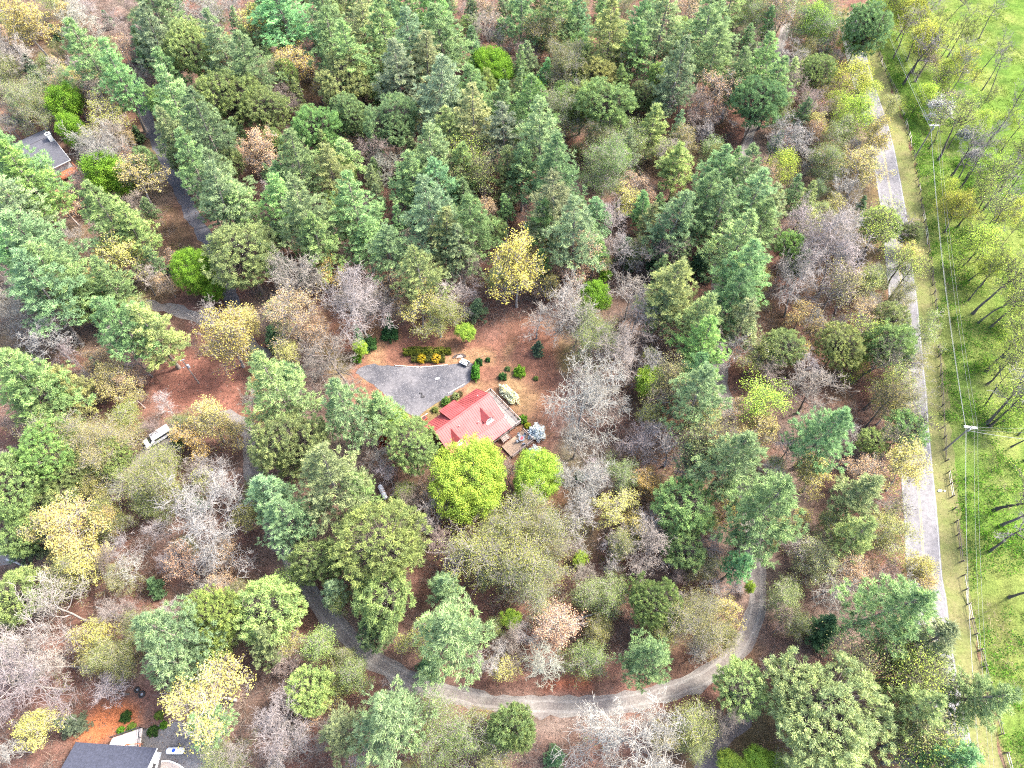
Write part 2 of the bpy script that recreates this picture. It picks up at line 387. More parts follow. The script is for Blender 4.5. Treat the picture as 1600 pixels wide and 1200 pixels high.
def unit(a): return a / (np.linalg.norm(a, axis=-1, keepdims=True) + 1e-9)
def rand_dirs(rs, n, up=0.0):
    d = rs.randn(n, 3); d = unit(d); d[:, 2] += up; return unit(d)
class Geo:
    """accumulates leaf faces (material 0) and wood (material 1)"""
    def __init__(s): s.V, s.T, s.Q, s.mt, s.mq, s.tone, s.n = [], [], [], [], [], [], 0
    def blades(s, c, d, length, width, tone, rs):
        n = len(c); side = unit(np.cross(d, rs.randn(n, 3))) * np.reshape(width, (-1, 1)) / 2
        tip = c + d * np.reshape(length, (-1, 1))
        V = np.stack([c - side, c + side, tip], 1).reshape(-1, 3)
        s.V.append(V); s.T.append(np.arange(n * 3).reshape(n, 3) + s.n); s.mt.append(np.zeros(n, int)); s.tone.append(np.repeat(tone, 3)); s.n += n * 3
    def leaves(s, c, nrm, size, tone, rs, asp=.62):
        n = len(c); u = unit(np.cross(nrm, rs.randn(n, 3))); w = np.cross(nrm, u); k = np.reshape(size, (-1, 1)) / 2
        V = np.stack([c - u * k, c - w * k * asp, c + u * k, c + w * k * asp], 1).reshape(-1, 3)
        s.V.append(V); s.Q.append(np.arange(n * 4).reshape(n, 4) + s.n); s.mq.append(np.zeros(n, int)); s.tone.append(np.repeat(tone, 4)); s.n += n * 4
    def wood(s, seg, k=3, mat=1):
        """tapered prisms; seg rows: p0, p1, r0, r1"""
        seg = np.asarray(seg, float)
        if not len(seg): return
        p0, p1, r0, r1 = seg[:, :3], seg[:, 3:6], seg[:, 6], seg[:, 7]
        d = unit(p1 - p0); u = unit(np.cross(d, np.array([.31, .17, .93]))); w = np.cross(d, u); n = len(seg); R = []
        for p, r in ((p0, r0), (p1, r1)):
            for j in range(k):
                a = 2 * math.pi * j / k; R.append(p + (u * math.cos(a) + w * math.sin(a)) * r[:, None])
        V = np.stack(R, 1).reshape(-1, 3); b = np.arange(n)[:, None] * 2 * k + s.n
        Q = np.concatenate([np.concatenate([b + j, b + (j + 1) % k, b + k + (j + 1) % k, b + k + j], 1) for j in range(k)])
        s.V.append(V); s.Q.append(Q); s.mq.append(np.full(len(Q), mat)); s.tone.append(np.full(n * 2 * k, .5)); s.n += n * 2 * k
    def mesh(s, name):
        cat = lambda l, w: np.concatenate(l) if l else np.zeros((0, w), int)
        return raw_mesh(name, np.concatenate(s.V), cat(s.T, 3), cat(s.Q, 4), np.concatenate(s.mt) if s.mt else None, np.concatenate(s.mq) if s.mq else None, np.concatenate(s.tone))

def trunk_segs(rs, h, r, top=.97, lean=.02, n=8, tip=.06):
    p = np.zeros(3); out = []; d = np.array([rs.randn() * lean, rs.randn() * lean, 1.0])
    for i in range(n):
        d = d + np.array([rs.randn() * lean, rs.randn() * lean, 0]); q = p + unit(d) * h * top / n
        f0, f1 = 1 - i / n, 1 - (i + 1) / n
        out.append((*p, *q, r * (tip + (1 - tip) * f0 ** .8) * (1.35 if i == 0 else 1), r * (tip + (1 - tip) * f1 ** .8))); p = q
    return np.array(out)
def on_trunk(segs, z):
    for s in segs:
        if s[5] >= z: t = (z - s[2]) / (s[5] - s[2] + 1e-9); return s[:3] + (s[3:6] - s[:3]) * t
    return segs[-1][3:6]

def white_pine(seed, h=22.0, R=4.6, base=.36, dense=1.0):
    """tiers of level branches carrying soft needle plumes"""
    rs = np.random.RandomState(seed); tr = trunk_segs(rs, h, .3, lean=.015); g = Geo(); wood = []; z = h * base
    while z < h * .975:
        t = (z - h * base) / (h * (1 - base)); nb = rs.randint(4, 6) if t < .85 else rs.randint(3, 5); a0 = rs.rand() * 6.28
        prof = R * (min(1, .7 + t * 2.0)) * (1 - t) ** .98 + .25
        for b in range(nb):
            a = a0 + 6.283 * b / nb + rs.randn() * .22; L = prof * rs.uniform(.62, 1.12)
            if rs.rand() < .07: L *= .45
            rise = rs.uniform(-.05, .18) + .45 * t; o = on_trunk(tr, z + rs.randn() * .2)
            dr = np.array([math.cos(a), math.sin(a), rise]); lat = np.array([-math.sin(a), math.cos(a), 0])
            curl = rs.uniform(.05, .25) * L * .18
            def P_(s): return o + dr * L * s[:, None] + np.array([0, 0, 1]) * (curl * s ** 2)[:, None]
            q = P_(np.array([0, .5, 1.0])); wood += [(*q[0], *q[1], .055, .035), (*q[1], *q[2], .035, .012)]
            nt_ = max(4, int(L * 3.8 * dense)); s = rs.uniform(.22, 1.03, nt_) ** .8
            spread = (.08 + .32 * np.sin(np.clip(s, 0, 1) * 2.6)) * L * .62
            c = P_(s) + lat * (rs.uniform(-1, 1, nt_) * spread)[:, None]; c[:, 2] += rs.randn(nt_) * .12
            tone_b = rs.uniform(.12, .6)
            for rep in range(1):
                nn = 20; cc = np.repeat(c, nn, 0) + rs.randn(nt_ * nn, 3) * [.13, .13, .09]
                out_ = unit(dr * .7 + np.array([0, 0, .55])); d = unit(out_ + rs.randn(nt_ * nn, 3) * .62)
                tn = np.clip(np.repeat(tone_b + rs.randn(nt_) * .14 + .34 * (s > .72), nn) + rs.randn(nt_ * nn) * .08, 0, 1)
                g.blades(cc, d, rs.uniform(.3, .62, nt_ * nn), rs.uniform(.08, .14, nt_ * nn), tn, rs)
        z += rs.uniform(.62, 1.05)
    c = np.repeat(tr[-1][None, 3:6], 30, 0); g.blades(c, rand_dirs(rs, 30, .8), rs.uniform(.4, .8, 30), np.full(30, .16), rs.uniform(.4, .9, 30), rs)
    g.wood(wood, 3); t = Geo(); t.wood(tr, 7, 0)
    return t.mesh('pine_trunk'), g.mesh('pine_crown'), h, R
def tufted_pine(seed, h=15.0, R=4.4, base=.42, nclump=330, cs=.54, flat=.75):
    """rounded crown of separate needle tufts on crooked limbs, gaps between"""
    rs = np.random.RandomState(seed); tr = trunk_segs(rs, h, .26, top=.86, lean=.04); g = Geo(); wood = []
    zc = h * (base + (1 - base) * .46); rz = h * (1 - base) * .54; C = []; tries = 0
    while len(C) < nclump and tries < 9000:
        tries += 1; d = rand_dirs(rs, 1, .25)[0]; q = rs.uniform(.45, 1.0) ** .5
        if vnoise(np.array([d[0] * 2.3 + 9]), np.array([d[1] * 2.3 + d[2] * 2 + 9]), seed)[0] < .33: q *= .72
        p = np.array([0, 0, zc]) + d * [R, R, rz] * q
        if p[2] < h * base * .95 or (C and np.min(np.linalg.norm(np.array(C) - p, axis=1)) < cs * .95): continue
        C.append(p)
    C = np.array(C)
    for p in C[rs.rand(len(C)) < .8]:
        zt = np.clip(p[2] - np.hypot(p[0], p[1]) * rs.uniform(.25, .7), h * base * .9, h * .84); o = on_trunk(tr, zt)
        m_ = o * .5 + p * .5 + rs.randn(3) * .25; wood += [(*o, *m_, .06, .04), (*m_, *p, .04, .014)]
    n = len(C); nn = 60; out_ = unit(C - [0, 0, zc - rz * .4])
    c = np.repeat(C, nn, 0) + rs.randn(n * nn, 3) * cs * .30; d = unit(np.repeat(out_, nn, 0) * .75 + rs.randn(n * nn, 3) * .75 + [0, 0, .25])
    tn = np.clip(np.repeat(rs.uniform(.15, .85, n), nn) + rs.randn(n * nn) * .08, 0, 1)
    g.blades(c, d, rs.uniform(.24, .46, n * nn), rs.uniform(.07, .12, n * nn), tn, rs)
    g.wood(wood, 3); t = Geo(); t.wood(tr, 7, 0)
    return t.mesh('pine_trunk'), g.mesh('pine_crown'), h, R

def skeleton(rs, h, R, base=.35, limbs=9, kids=(7, 6, 4), r0=.19, up=.25, crook=.22, twig=.022, whippy=1.0):
    """trunk + recursive limbs; returns trunk part, wood by level, twig tips"""
    tr = trunk_segs(rs, h, r0, top=.8, lean=.05); levels = {1: [], 2: [], 3: [], 4: []}; tips = []
    def grow(p, d, L, r, lv):
        ns = 4 if lv < 3 else 3; cs = []
        for i in range(ns):
            d = unit(d + rs.randn(3) * crook * (1.2 if lv > 1 else 1) + [0, 0, up * .22]); q = p + d * L / ns; r2 = max(twig * .7, r * (.86 if i < ns - 1 else .6))
            levels[lv].append((*p, *q, r, r2)); p, r = q, r2; cs.append((p.copy(), d.copy(), r))
        tips.append((p, d, lv))
        if lv > len(kids): return
        for k in range(kids[lv - 1]):
            p_, d_, r_ = cs[min(ns - 1, int(rs.uniform(.6 if lv == 1 else .1, ns)))]
            e = unit(d_ * rs.uniform(.55, 1.0) + rand_dirs(rs, 1)[0] * .85)
            grow(p_, e, L * rs.uniform(.42, .68) * whippy, max(twig, r_ * .62), lv + 1)
    for i in range(limbs):
        z = h * (base + (.8 - base) * (i + rs.rand() * .6) / limbs); a = i * 2.4 + rs.randn() * .4; t = (z / h - base) / (1 - base)
        el = .35 + .75 * t + rs.randn() * .12; L = R * (1.0 - .35 * t) * rs.uniform(.75, 1.05)
        grow(on_trunk(tr, z), np.array([math.cos(a) * math.cos(el), math.sin(a) * math.cos(el), math.sin(el)]), L * .92, r0 * .46 * (1 - .55 * t), 1)
    for k in range(3):
        grow(tr[-1][3:6], unit(np.array([rs.randn() * .4, rs.randn() * .4, 1])), h * .17, r0 * .2, 2)
    return tr, levels, tips
def wood_tree(seed, h=15.0, R=4.6, leaves=0, leaf=.2, clump=.35, tipshare=1.0, droop=0.0, per=None, **kw):
    """bare or thinly leafing broadleaf tree: every branch modelled, leaves or buds at the twig ends"""
    rs = np.random.RandomState(seed); tr, lv, tips = skeleton(rs, h, R, **kw); g = Geo(); t = Geo()
    t.wood(tr, 7, 0); t.wood(lv[1], 5, 0); g.wood(lv[2], 3, 1); g.wood(lv[3], 3, 1); g.wood(lv[4], 3, 1)
    if leaves:
        P_ = np.array([p for p, d, l in tips if l >= 3]); P_ = P_[rs.rand(len(P_)) < tipshare]; n = len(P_)
        k = max(1, leaves // max(1, n)); c = np.repeat(P_, k, 0) + rs.randn(n * k, 3) * clump; c[:, 2] -= droop * rs.rand(n * k)
        tn = np.clip(np.repeat(rs.uniform(.1, .9, n), k) + rs.randn(n * k) * .1, 0, 1)
        g.leaves(c, rand_dirs(rs, n * k, .5), rs.uniform(.6, 1.3, n * k) * leaf, tn, rs)
    return t.mesh('tree_trunk'), g.mesh('tree_crown'), h, R
def leafy_tree(seed, h=12.0, R=4.4, base=.25, nclump=190, per=120, leaf=.22, cs=.66, squash=1.0):
    """full-leaved dome: leaf clusters through the crown with gaps"""
    rs = np.random.RandomState(seed); tr = trunk_segs(rs, h, .2, top=.8, lean=.04); g = Geo(); wood = []
    zc = h * (base + (1 - base) * .45); rz = h * (1 - base) * .52; C = []; lob = [(rand_dirs(rs, 1, .3)[0], rs.uniform(.1, .22)) for _ in range(9)]; tries = 0
    while len(C) < nclump and tries < 8000:
        tries += 1; d = rand_dirs(rs, 1, .3)[0]; q = .80 + sum(k * max(0, d @ l - .6) * 2.2 for l, k in lob)
        q *= rs.uniform(.25, 1.0) ** .45; p = np.array([0, 0, zc]) + d * [R, R, rz] * min(q, 1.12)
        if C and np.min(np.linalg.norm(np.array(C) - p, axis=1)) < cs * .7: continue
        C.append(p)
    C = np.array(C); n = len(C)
    for p in C[rs.rand(n) < .5]:
        o = on_trunk(tr, np.clip(p[2] - np.hypot(p[0], p[1]) * .8, h * base * .8, h * .78)); m_ = (o + p) / 2 + rs.randn(3) * .2
        wood += [(*o, *m_, .06, .035), (*m_, *p, .035, .012)]
    c = np.repeat(C, per, 0) + rs.randn(n * per, 3) * cs * .55; tn = np.clip(np.repeat(rs.uniform(.2, .8, n), per) + rs.randn(n * per) * .13, 0, 1)
    g.leaves(c, rand_dirs(rs, n * per, .9), rs.uniform(.6, 1.25, n * per) * leaf, tn, rs, .7)
    g.wood(wood, 3); t = Geo(); t.wood(tr, 7, 0)
    return t.mesh('tree_trunk'), g.mesh('tree_crown'), h, R
def hemlock(seed, h=9.0, R=2.6, per=16, open_=1.0):
    """small evergreen with drooping feathery sprays"""
    rs = np.random.RandomState(seed); tr = trunk_segs(rs, h, .13, lean=.02); g = Geo(); wood = []; z = h * .12
    while z < h * .96:
        t = z / h; L0 = R * (1 - t) ** .8 + .2
        for b in range(rs.randint(4, 7)):
            a = rs.rand() * 6.283; L = L0 * rs.uniform(.6, 1.1); o = on_trunk(tr, z); dr = np.array([math.cos(a), math.sin(a), .12]); lat = np.array([-math.sin(a), math.cos(a), 0])
            k = max(3, int(L * 6)); s = rs.uniform(.15, 1, k); c = o + dr * (L * s)[:, None] + lat * (rs.uniform(-1, 1, k) * L * .22 * open_ * np.sin(s * 2.8))[:, None]; c[:, 2] -= s ** 2 * L * .22
            wood.append((*o, *(o + dr * L + [0, 0, -L * .2]), .03, .01)); cc = np.repeat(c, per, 0) + rs.randn(k * per, 3) * .10
            d = unit(dr * .8 + rs.randn(k * per, 3) * [.6, .6, .25]); tn = np.clip(rs.uniform(.2, .7) + rs.randn(k * per) * .15 + np.repeat(.25 * (s > .75), per), 0, 1)
            g.blades(cc, d, rs.uniform(.2, .42, k * per), rs.uniform(.07, .13, k * per), tn, rs)
        z += rs.uniform(.3, .5)
    g.wood(wood, 3); t = Geo(); t.wood(tr, 6, 0)
    return t.mesh('tree_trunk'), g.mesh('tree_crown'), h, R

KIT = {
 'W': [white_pine(11, 22, 4.6, .3), white_pine(12, 24, 4.4, .34), white_pine(13, 20, 4.9, .25), white_pine(14, 23, 4.0, .36, 1.0), white_pine(15, 21, 5.2, .28), white_pine(16, 22, 4.4, .4), white_pine(17, 27, 6.8, .3), white_pine(18, 26, 6.4, .36)],
 'R': [tufted_pine(21), tufted_pine(22, 16, 4.2, .45), tufted_pine(23, 14, 4.8, .36, 400), tufted_pine(24, 17, 4.0, .5, 260), tufted_pine(25, 15, 4.5, .4, 360), tufted_pine(26, 19, 7.6, .33, 950), tufted_pine(27, 18, 6.4, .4, 640)],
 'L': [leafy_tree(31), leafy_tree(32, 13, 4.2, .3), leafy_tree(33, 11, 4.6, .2, 210), leafy_tree(34, 12, 4, .28, 150), leafy_tree(35, 14, 7.2, .2, 520)],
 'O': [wood_tree(41, 12, 4.0, 13000, .16, .34, base=.25, limbs=10, kids=(6, 5, 3), r0=.17), wood_tree(42, 13, 4.2, 12000, .16, .32, base=.3, limbs=9, kids=(6, 5, 3), r0=.17),
       wood_tree(43, 11, 4.2, 14000, .16, .40, base=.2, limbs=11, kids=(6, 5, 3), r0=.16), wood_tree(45, 16, 7.2, 30000, .17, .45, base=.25, limbs=13, kids=(8, 7, 4), r0=.22), wood_tree(44, 13, 3.8, 10000, .17, .38, tipshare=.8, base=.3, limbs=9, kids=(6, 5, 3), r0=.16)],
 'Y': [wood_tree(51, 14, 4.6, 7000, .26, .24, tipshare=.85, base=.35, r0=.2), wood_tree(52, 15, 4.6, 6000, .26, .22, tipshare=.7, base=.38, r0=.2),
       wood_tree(53, 13, 4.8, 8000, .26, .28, tipshare=.8, base=.33, r0=.2), wood_tree(54, 15, 4.4, 5000, .24, .20, tipshare=.6, base=.4, r0=.2)],
 'T': [wood_tree(61, 14, 4.6, 5600, .24, .22, tipshare=.8, base=.38, r0=.2), wood_tree(62, 15, 4.5, 4600, .22, .20, tipshare=.7, base=.4, r0=.2), wood_tree(63, 14, 4.7, 6400, .22, .24, tipshare=.85, base=.36, r0=.2)],
 'B': [wood_tree(71, 15, 4.8, kids=(6, 5, 4), limbs=8), wood_tree(72, 16, 4.5, base=.42, up=.5, kids=(6, 5, 4)), wood_tree(73, 14, 5.0, base=.3, kids=(6, 5, 4)), wood_tree(74, 16, 4.6, base=.45, crook=.3, kids=(6, 5, 3)), wood_tree(75, 15, 4.7, base=.38, limbs=7, kids=(7, 5, 4)), wood_tree(76, 17, 4.3, base=.4, up=.6, kids=(6, 5, 4)), wood_tree(78, 18, 7.8, base=.28, limbs=11, kids=(8, 7, 5), r0=.26, twig=.028), wood_tree(79, 17, 7.0, base=.32, limbs=9, kids=(8, 7, 5), r0=.24, crook=.27, twig=.027), wood_tree(77, 15, 4.9, base=.3, limbs=6, kids=(6, 5, 4), crook=.26)],
 'P': [wood_tree(81, 14, 4.6, 3000, .13, .3, base=.35, kids=(6, 6, 4), twig=.02), wood_tree(82, 15, 4.4, 2400, .12, .3, base=.38, kids=(6, 6, 4), twig=.02, up=.4), wood_tree(83, 13, 4.8, 3200, .12, .34, base=.32, kids=(6, 6, 4), twig=.02)],
 'H': [hemlock(91), hemlock(92, 10, 2.4), hemlock(93, 8, 2.8, 14, 1.2)],
 'S': [wood_tree(101, 17, 3.6, 1800, .17, .5, base=.5, limbs=6, kids=(4, 5, 3), r0=.19, up=.9), wood_tree(102, 18, 3.4, 1000, .17, .5, base=.55, limbs=6, kids=(5, 5, 3), r0=.18, up=.8), wood_tree(103, 16, 3.8, 2600, .17, .5, base=.48, limbs=8, kids=(5, 5, 3), r0=.2, up=.6)],
 'N': [wood_tree(131, 17, 3.3, base=.5, limbs=6, kids=(4, 4, 3), r0=.19, up=.9), wood_tree(132, 18, 3.0, base=.55, limbs=5, kids=(4, 4, 3), r0=.18, up=.9), wood_tree(133, 16, 3.6, base=.45, limbs=7, kids=(4, 4, 3), r0=.2, up=.8, crook=.28)],
 'G': [wood_tree(121, 13, 4.0, 9000, .19, .42, base=.28, limbs=10, kids=(6, 5, 3), r0=.16), wood_tree(122, 14, 3.8, 7000, .19, .46, base=.35, limbs=9, kids=(6, 5, 3), r0=.16), wood_tree(123, 12, 4.2, 10000, .19, .46, base=.25, limbs=10, kids=(6, 5, 3), r0=.16)],
 'D': [wood_tree(111, 7, 3.4, 5200, .26, .2, base=.3, limbs=9, kids=(6, 5, 3), r0=.11), wood_tree(112, 6, 3.2, 4600, .26, .22, base=.25, limbs=9, kids=(6, 5, 3), r0=.1)],
}
greyTwig = plain('grey twigs', (.25, .22, .20), .9, .25, .6); darkTwig = plain('dark pine limbs', (.085, .07, .058), .9, .3, .8)
MATS = {'W': (needleM, darkTwig), 'R': (needleM, darkTwig), 'H': (needleM, darkTwig), 'L': (leafM, darkTwig), 'O': (leafM, greyTwig), 'Y': (budM, greyTwig),
        'T': (budM, greyTwig), 'B': (budM, twigM), 'P': (budM, twigM), 'S': (leafM, darkTwig), 'G': (leafM, darkTwig), 'N': (budM, twigM), 'D': (budM, greyTwig)}
for k_, vs in KIT.items():
    for tm, cm, h_, R_ in vs:
        tm.materials.append(barkM)
        for mm in MATS[k_]: cm.materials.append(mm)
# ------------------------------------------------------------------ trees: where each crown stands in the photo (pixel of its middle, half width in pixels)
TREES = {
'W': '''38,285,36 8,245,30 145,82,33 182,120,30 25,262,50 245,20,34 240,62,28 350,70,30 382,96,30 262,110,22 270,165,34 266,205,25 320,195,34 285,260,40 340,287,34 445,10,40 418,3,28
520,68,30 555,88,32 512,25,28 562,30,28 602,52,30 640,72,34 692,58,42 622,112,30 662,100,30 590,8,24 640,14,24 682,14,24 680,142,40 742,145,30 740,190,33 710,205,28 772,172,28 792,218,30
465,255,33 515,266,28 540,245,20 440,292,24 672,246,38 650,284,33 720,268,28 692,294,28 792,262,22 815,24,26 842,20,20 876,20,28 905,32,22 920,95,16 955,50,32 986,78,24 1030,45,36 1000,28,24
1055,116,30 1110,42,36 1112,84,28 1140,8,22 1150,116,28 1190,100,28 820,172,34 846,216,38 870,270,36 816,268,24 1018,196,20 1120,272,30 1170,278,33 1060,258,22 1210,132,24
60,372,46 86,424,46 22,402,34 52,452,42 30,318,34 170,335,36 202,362,28 166,440,30 200,490,40 236,516,34 332,316,38 382,322,28 45,592,48
480,332,38 490,376,30 556,332,36 570,372,26 430,312,28 682,332,38 742,346,33 694,374,30 722,394,28 602,388,30 662,432,33 870,322,38 902,362,36 936,336,20 850,348,26 1046,346,33
1040,442,38 1030,482,26 1082,502,33 1102,542,34 1080,582,28 1100,322,32 1122,342,32 1170,322,32 1190,352,28 1150,382,38 1172,422,36 1142,462,36 1160,502,30 1206,320,24
40,612,40 98,602,28 432,606,46 540,640,42 590,652,26 510,752,52 560,772,30 450,812,38 420,765,34 1092,612,42 1140,712,52 1200,802,64 1150,882,26 1290,672,42 1336,776,30 1340,832,32
266,985,50 284,1032,38 412,1012,28 506,932,24 700,985,54 692,922,24 602,1132,64 545,1145,34 1012,1026,36 1390,940,54 1452,1010,40 1430,1112,46 1512,1082,42 1480,1172,42 322,1132,28''',
'R': '''175,716,30 295,76,40 360,152,42 420,176,30 545,120,40 602,110,24 600,152,19 545,182,28 612,192,36 502,206,32 935,120,24 945,166,36 910,160,26 1005,150,19 1026,166,15 1180,162,33 1270,112,23
385,402,46 1310,542,30 1225,546,26 1390,542,32 1390,500,22 72,712,42 22,764,42 112,742,28 110,782,24 30,832,28 455,690,48 500,872,38 592,850,58 645,702,36 1065,792,38 1060,862,28 1412,672,26 1362,692,19
340,972,42 420,960,42 602,950,40 592,992,24 490,1076,30 790,1110,42 822,1112,40 1020,940,36 1152,1076,34 1290,1112,80 1230,1062,24 32,932,33 1375,352,24 1426,366,16 1350,42,32 132,470,28''',
'L': '''103,165,28 116,205,24 165,275,32 772,112,36 748,108,22 835,140,21 903,72,15 310,425,34 335,456,19
730,520,16 565,546,15 940,396,12 946,430,11 930,466,26 918,490,17 1010,600,25 622,660,22 745,746,66 832,754,44 905,876,13 1140,1190,22 1186,1186,24 1200,1192,22 800,966,17 1172,920,14 192,282,26 865,55,12''',
'O': '''150,772,24 85,15,19 15,115,21 55,170,28 420,130,24 862,65,30 880,110,27 975,112,23 885,186,30 935,226,24 990,226,23 945,266,30 1175,40,23 1068,226,21 1110,240,19 660,180,19 1275,45,30 1220,186,17 1300,220,23 1290,256,22
1390,165,13 685,500,26 930,532,30 1265,336,17 1420,570,22 1440,520,22 120,692,36 170,702,36 65,772,26 160,802,20 250,742,38 240,792,22 640,842,20 632,770,17 790,850,54 832,832,42 1100,652,28 970,740,23
1295,822,21 1270,872,28 1396,832,32 15,950,24 150,1030,19 192,1030,23 380,986,28 440,920,24 500,1010,32 546,1024,24 530,942,26 525,1066,23 690,1150,42 750,1122,26 770,1182,28 830,915,38 922,932,24 956,930,25
936,985,19 910,1030,26 1080,970,36 1030,986,22 1140,990,22 1085,1130,29 1230,932,22 1240,972,20 1400,626,27 560,1042,22 350,1190,26 105,906,30 1180,560,24 1400,470,20 1350,440,22 1370,450,18 200,656,23 1080,1160,20''',
'Y': '''45,40,34 155,190,26 410,50,26 460,106,25 452,62,19 213,280,28 195,396,32 355,530,40 380,510,24 655,480,26 808,430,42 850,400,20 980,320,20 430,500,24 450,550,19 330,664,30 300,690,24 360,682,24 116,840,42 82,822,26 132,872,30
160,820,24 176,600,26 1015,756,20 966,790,26 982,822,23 1185,666,26 1415,740,34 1390,642,22 1430,882,22 1275,746,29 335,1080,48 285,1062,20 455,1010,19 1130,960,20 50,1136,27 150,990,27 1418,396,17 1255,490,20 1440,905,20 1345,266,27 1370,226,24 515,426,21''',
'T': '''90,128,20 140,142,23 365,120,23 415,240,30 395,246,22 765,20,23 1065,10,25 1083,70,22 1120,160,33 1222,22,26 1185,4,22 1056,262,18 1000,290,22 100,320,23 160,560,23 200,590,22 620,440,23 625,480,18 900,402,30 890,432,22
505,530,23 450,490,36 1350,500,25 1345,740,29 1325,880,27 290,880,26 350,870,24 865,970,34 350,905,18''',
'B': '''30,90,23 5,85,22 125,40,26 138,18,20 160,235,33 330,25,28 352,12,22 475,45,19 610,270,23 1065,160,26 1225,90,22 1245,220,27 225,435,21 30,490,36 75,525,33 190,530,26 216,562,24 330,490,23 465,440,35 560,460,32 565,485,42 592,470,24
700,470,25 722,460,20 960,350,28 980,390,26 880,470,37 840,500,24 985,460,32 990,502,34 960,560,34 1020,570,26 1150,550,25 1240,350,32 1300,360,40 1310,410,44 1250,450,36 1300,460,32 265,630,28 345,740,32 320,820,52 190,856,27 332,876,22
465,625,18 590,720,22 610,742,20 685,800,26 910,642,54 930,620,28 900,692,28 1000,700,27 1050,700,32 1060,732,24 920,762,36 900,800,32 1010,832,27 955,852,24 1100,800,20 1235,700,26 1380,790,23 1290,920,27 90,950,44 50,1010,44 40,1062,52 92,1032,30
370,1180,24 175,1076,27 430,1110,40 462,1170,27 770,1020,25 850,1036,34 1090,1020,20 980,1150,62 20,520,20 1490,155,18 1100,210,18''',
'P': '''165,160,27 195,216,27 490,100,19 455,162,20 575,245,27 770,55,29 828,85,18 1090,182,27 1060,250,24 1240,150,25 1270,170,25 715,430,27 530,565,40 1030,390,27 1000,880,34 895,856,17 1270,612,36 680,860,23 170,950,24 1450,92,20 900,520,20 1210,580,22''',
'H': '''50,115,19 215,75,19 745,480,17 560,530,19 608,515,17 430,530,17 985,390,20 1095,410,20 925,732,11 670,1042,20 865,1182,17 110,1132,19 1285,985,27 1250,400,17 30,852,26 25,165,16 1020,400,14 840,545,10 905,745,9 455,580,17''',
'G': '''1320,76,17 1355,76,13 1320,130,26 1350,136,20 1335,186,30 1310,166,18 1220,266,22 1195,614,31 1340,578,17 1275,45,24 1465,50,18 1448,72,26 1500,108,23 1562,186,16 1530,192,16 1540,266,22 1556,420,24 1420,25,22 1395,20,20 1440,150,16 1500,330,24 1530,385,26 1480,120,18 1575,330,22 1590,470,24 1585,560,26 1590,640,24 1480,300,16''',
'D': '''1465,175,19 1506,214,12 1517,246,11''',
}
# roadside trees whose long trunks show: foot pixel, height in metres
STEMS = '1372,45,17 1376,66,18 1395,92,15 1411,132,18 1430,128,16 1432,170,13 1465,251,20 1486,276,17 1452,232,12 1496,300,16 1562,298,17 1520,490,19 1547,512,18 1528,505,15 1541,580,18 1543,600,17 1496,355,15 1511,442,12 1541,662,20 1546,666,18 1553,797,17 1562,822,16 1546,862,16 1577,933,16 1535,330,15 1530,60,12 1345,405,16 1372,392,14 1330,420,15 1296,507,17 1330,600,16 1350,640,15 1352,668,15 1375,715,15 1375,690,14 1385,450,15 1388,470,13 1340,560,14 1390,828,11 1395,610,13 1295,1047,17 1340,1056,17 1346,1064,18 1356,1066,17 1372,1110,17 1376,1120,16 1374,1168,17 1380,1192,18 1402,1080,14 1020,655,17 1032,650,18 1040,655,16 1050,650,15 1060,758,17 1072,755,16 1080,752,18 1090,760,17 702,330,18 742,330,19 756,340,18 650,170,18 640,168,17 1170,60,16 1210,60,15'
KIND = {'W': ('white_pine', 'blue-green white pine'), 'R': ('tufted_pine', 'yellow-green tufted pine'), 'L': ('leafy_tree', 'bright lime leafy tree'), 'O': ('leafing_tree', 'olive thinly leafed tree'),
        'Y': ('budding_oak', 'pale yellow budding tree'), 'T': ('budding_tree', 'tan orange budding tree'), 'B': ('bare_tree', 'bare pale grey tree'), 'P': ('twiggy_tree', 'bare pinkish twiggy tree'),
        'H': ('hemlock', 'small dark evergreen'), 'S': ('tall_tree', 'tall dark-stemmed thin tree'), 'G': ('lime_tree', 'lime-green thinly leafed tree'), 'N': ('bare_tall_tree', 'tall leafless dark-trunked tree'), 'D': ('flowering_tree', 'white flowering tree')}
LEAFC = {'W': (.18, .255, .122), 'R': (.185, .245, .088), 'L': (.225, .32, .05), 'O': (.19, .215, .082), 'Y': (.36, .32, .10), 'T': (.35, .24, .135), 'B': (.235, .21, .187),
         'P': (.195, .16, .135), 'H': (.09, .145, .075), 'S': (.19, .205, .085), 'G': (.30, .38, .065), 'D': (.33, .33, .31), 'N': (.17, .155, .14)}
BARK = {'N': (.11, .095, .085), 'W': (.20, .17, .145), 'R': (.17, .135, .11), 'L': (.2, .17, .14), 'O': (.22, .19, .165), 'Y': (.30, .27, .24), 'T': (.29, .255, .23), 'B': (.20, .178, .16), 'P': (.165, .135, .12), 'G': (.14, .12, .1), 'H': (.15, .12, .1), 'S': (.10, .085, .075), 'D': (.2, .17, .15)}
HR = {'N': (5, 12, 20), 'G': (3.0, 5, 14), 'W': (5.0, 12, 27), 'R': (3.3, 8, 19), 'L': (2.6, 4, 14), 'O': (3.0, 6, 14), 'Y': (3.0, 7, 17), 'T': (3.0, 7, 16), 'B': (3.1, 7, 18), 'P': (3.0, 6, 15), 'H': (2.9, 3, 10), 'D': (2.0, 4, 8)}
CF = {'N': .72, 'G': .62, 'W': .66, 'R': .68, 'L': .58, 'O': .6, 'Y': .66, 'T': .66, 'B': .66, 'P': .64, 'H': .5, 'D': .6}
rsT = np.random.RandomState(7)
PLANTED = []            # kind, x, y, R, h, photo pixel of the crown
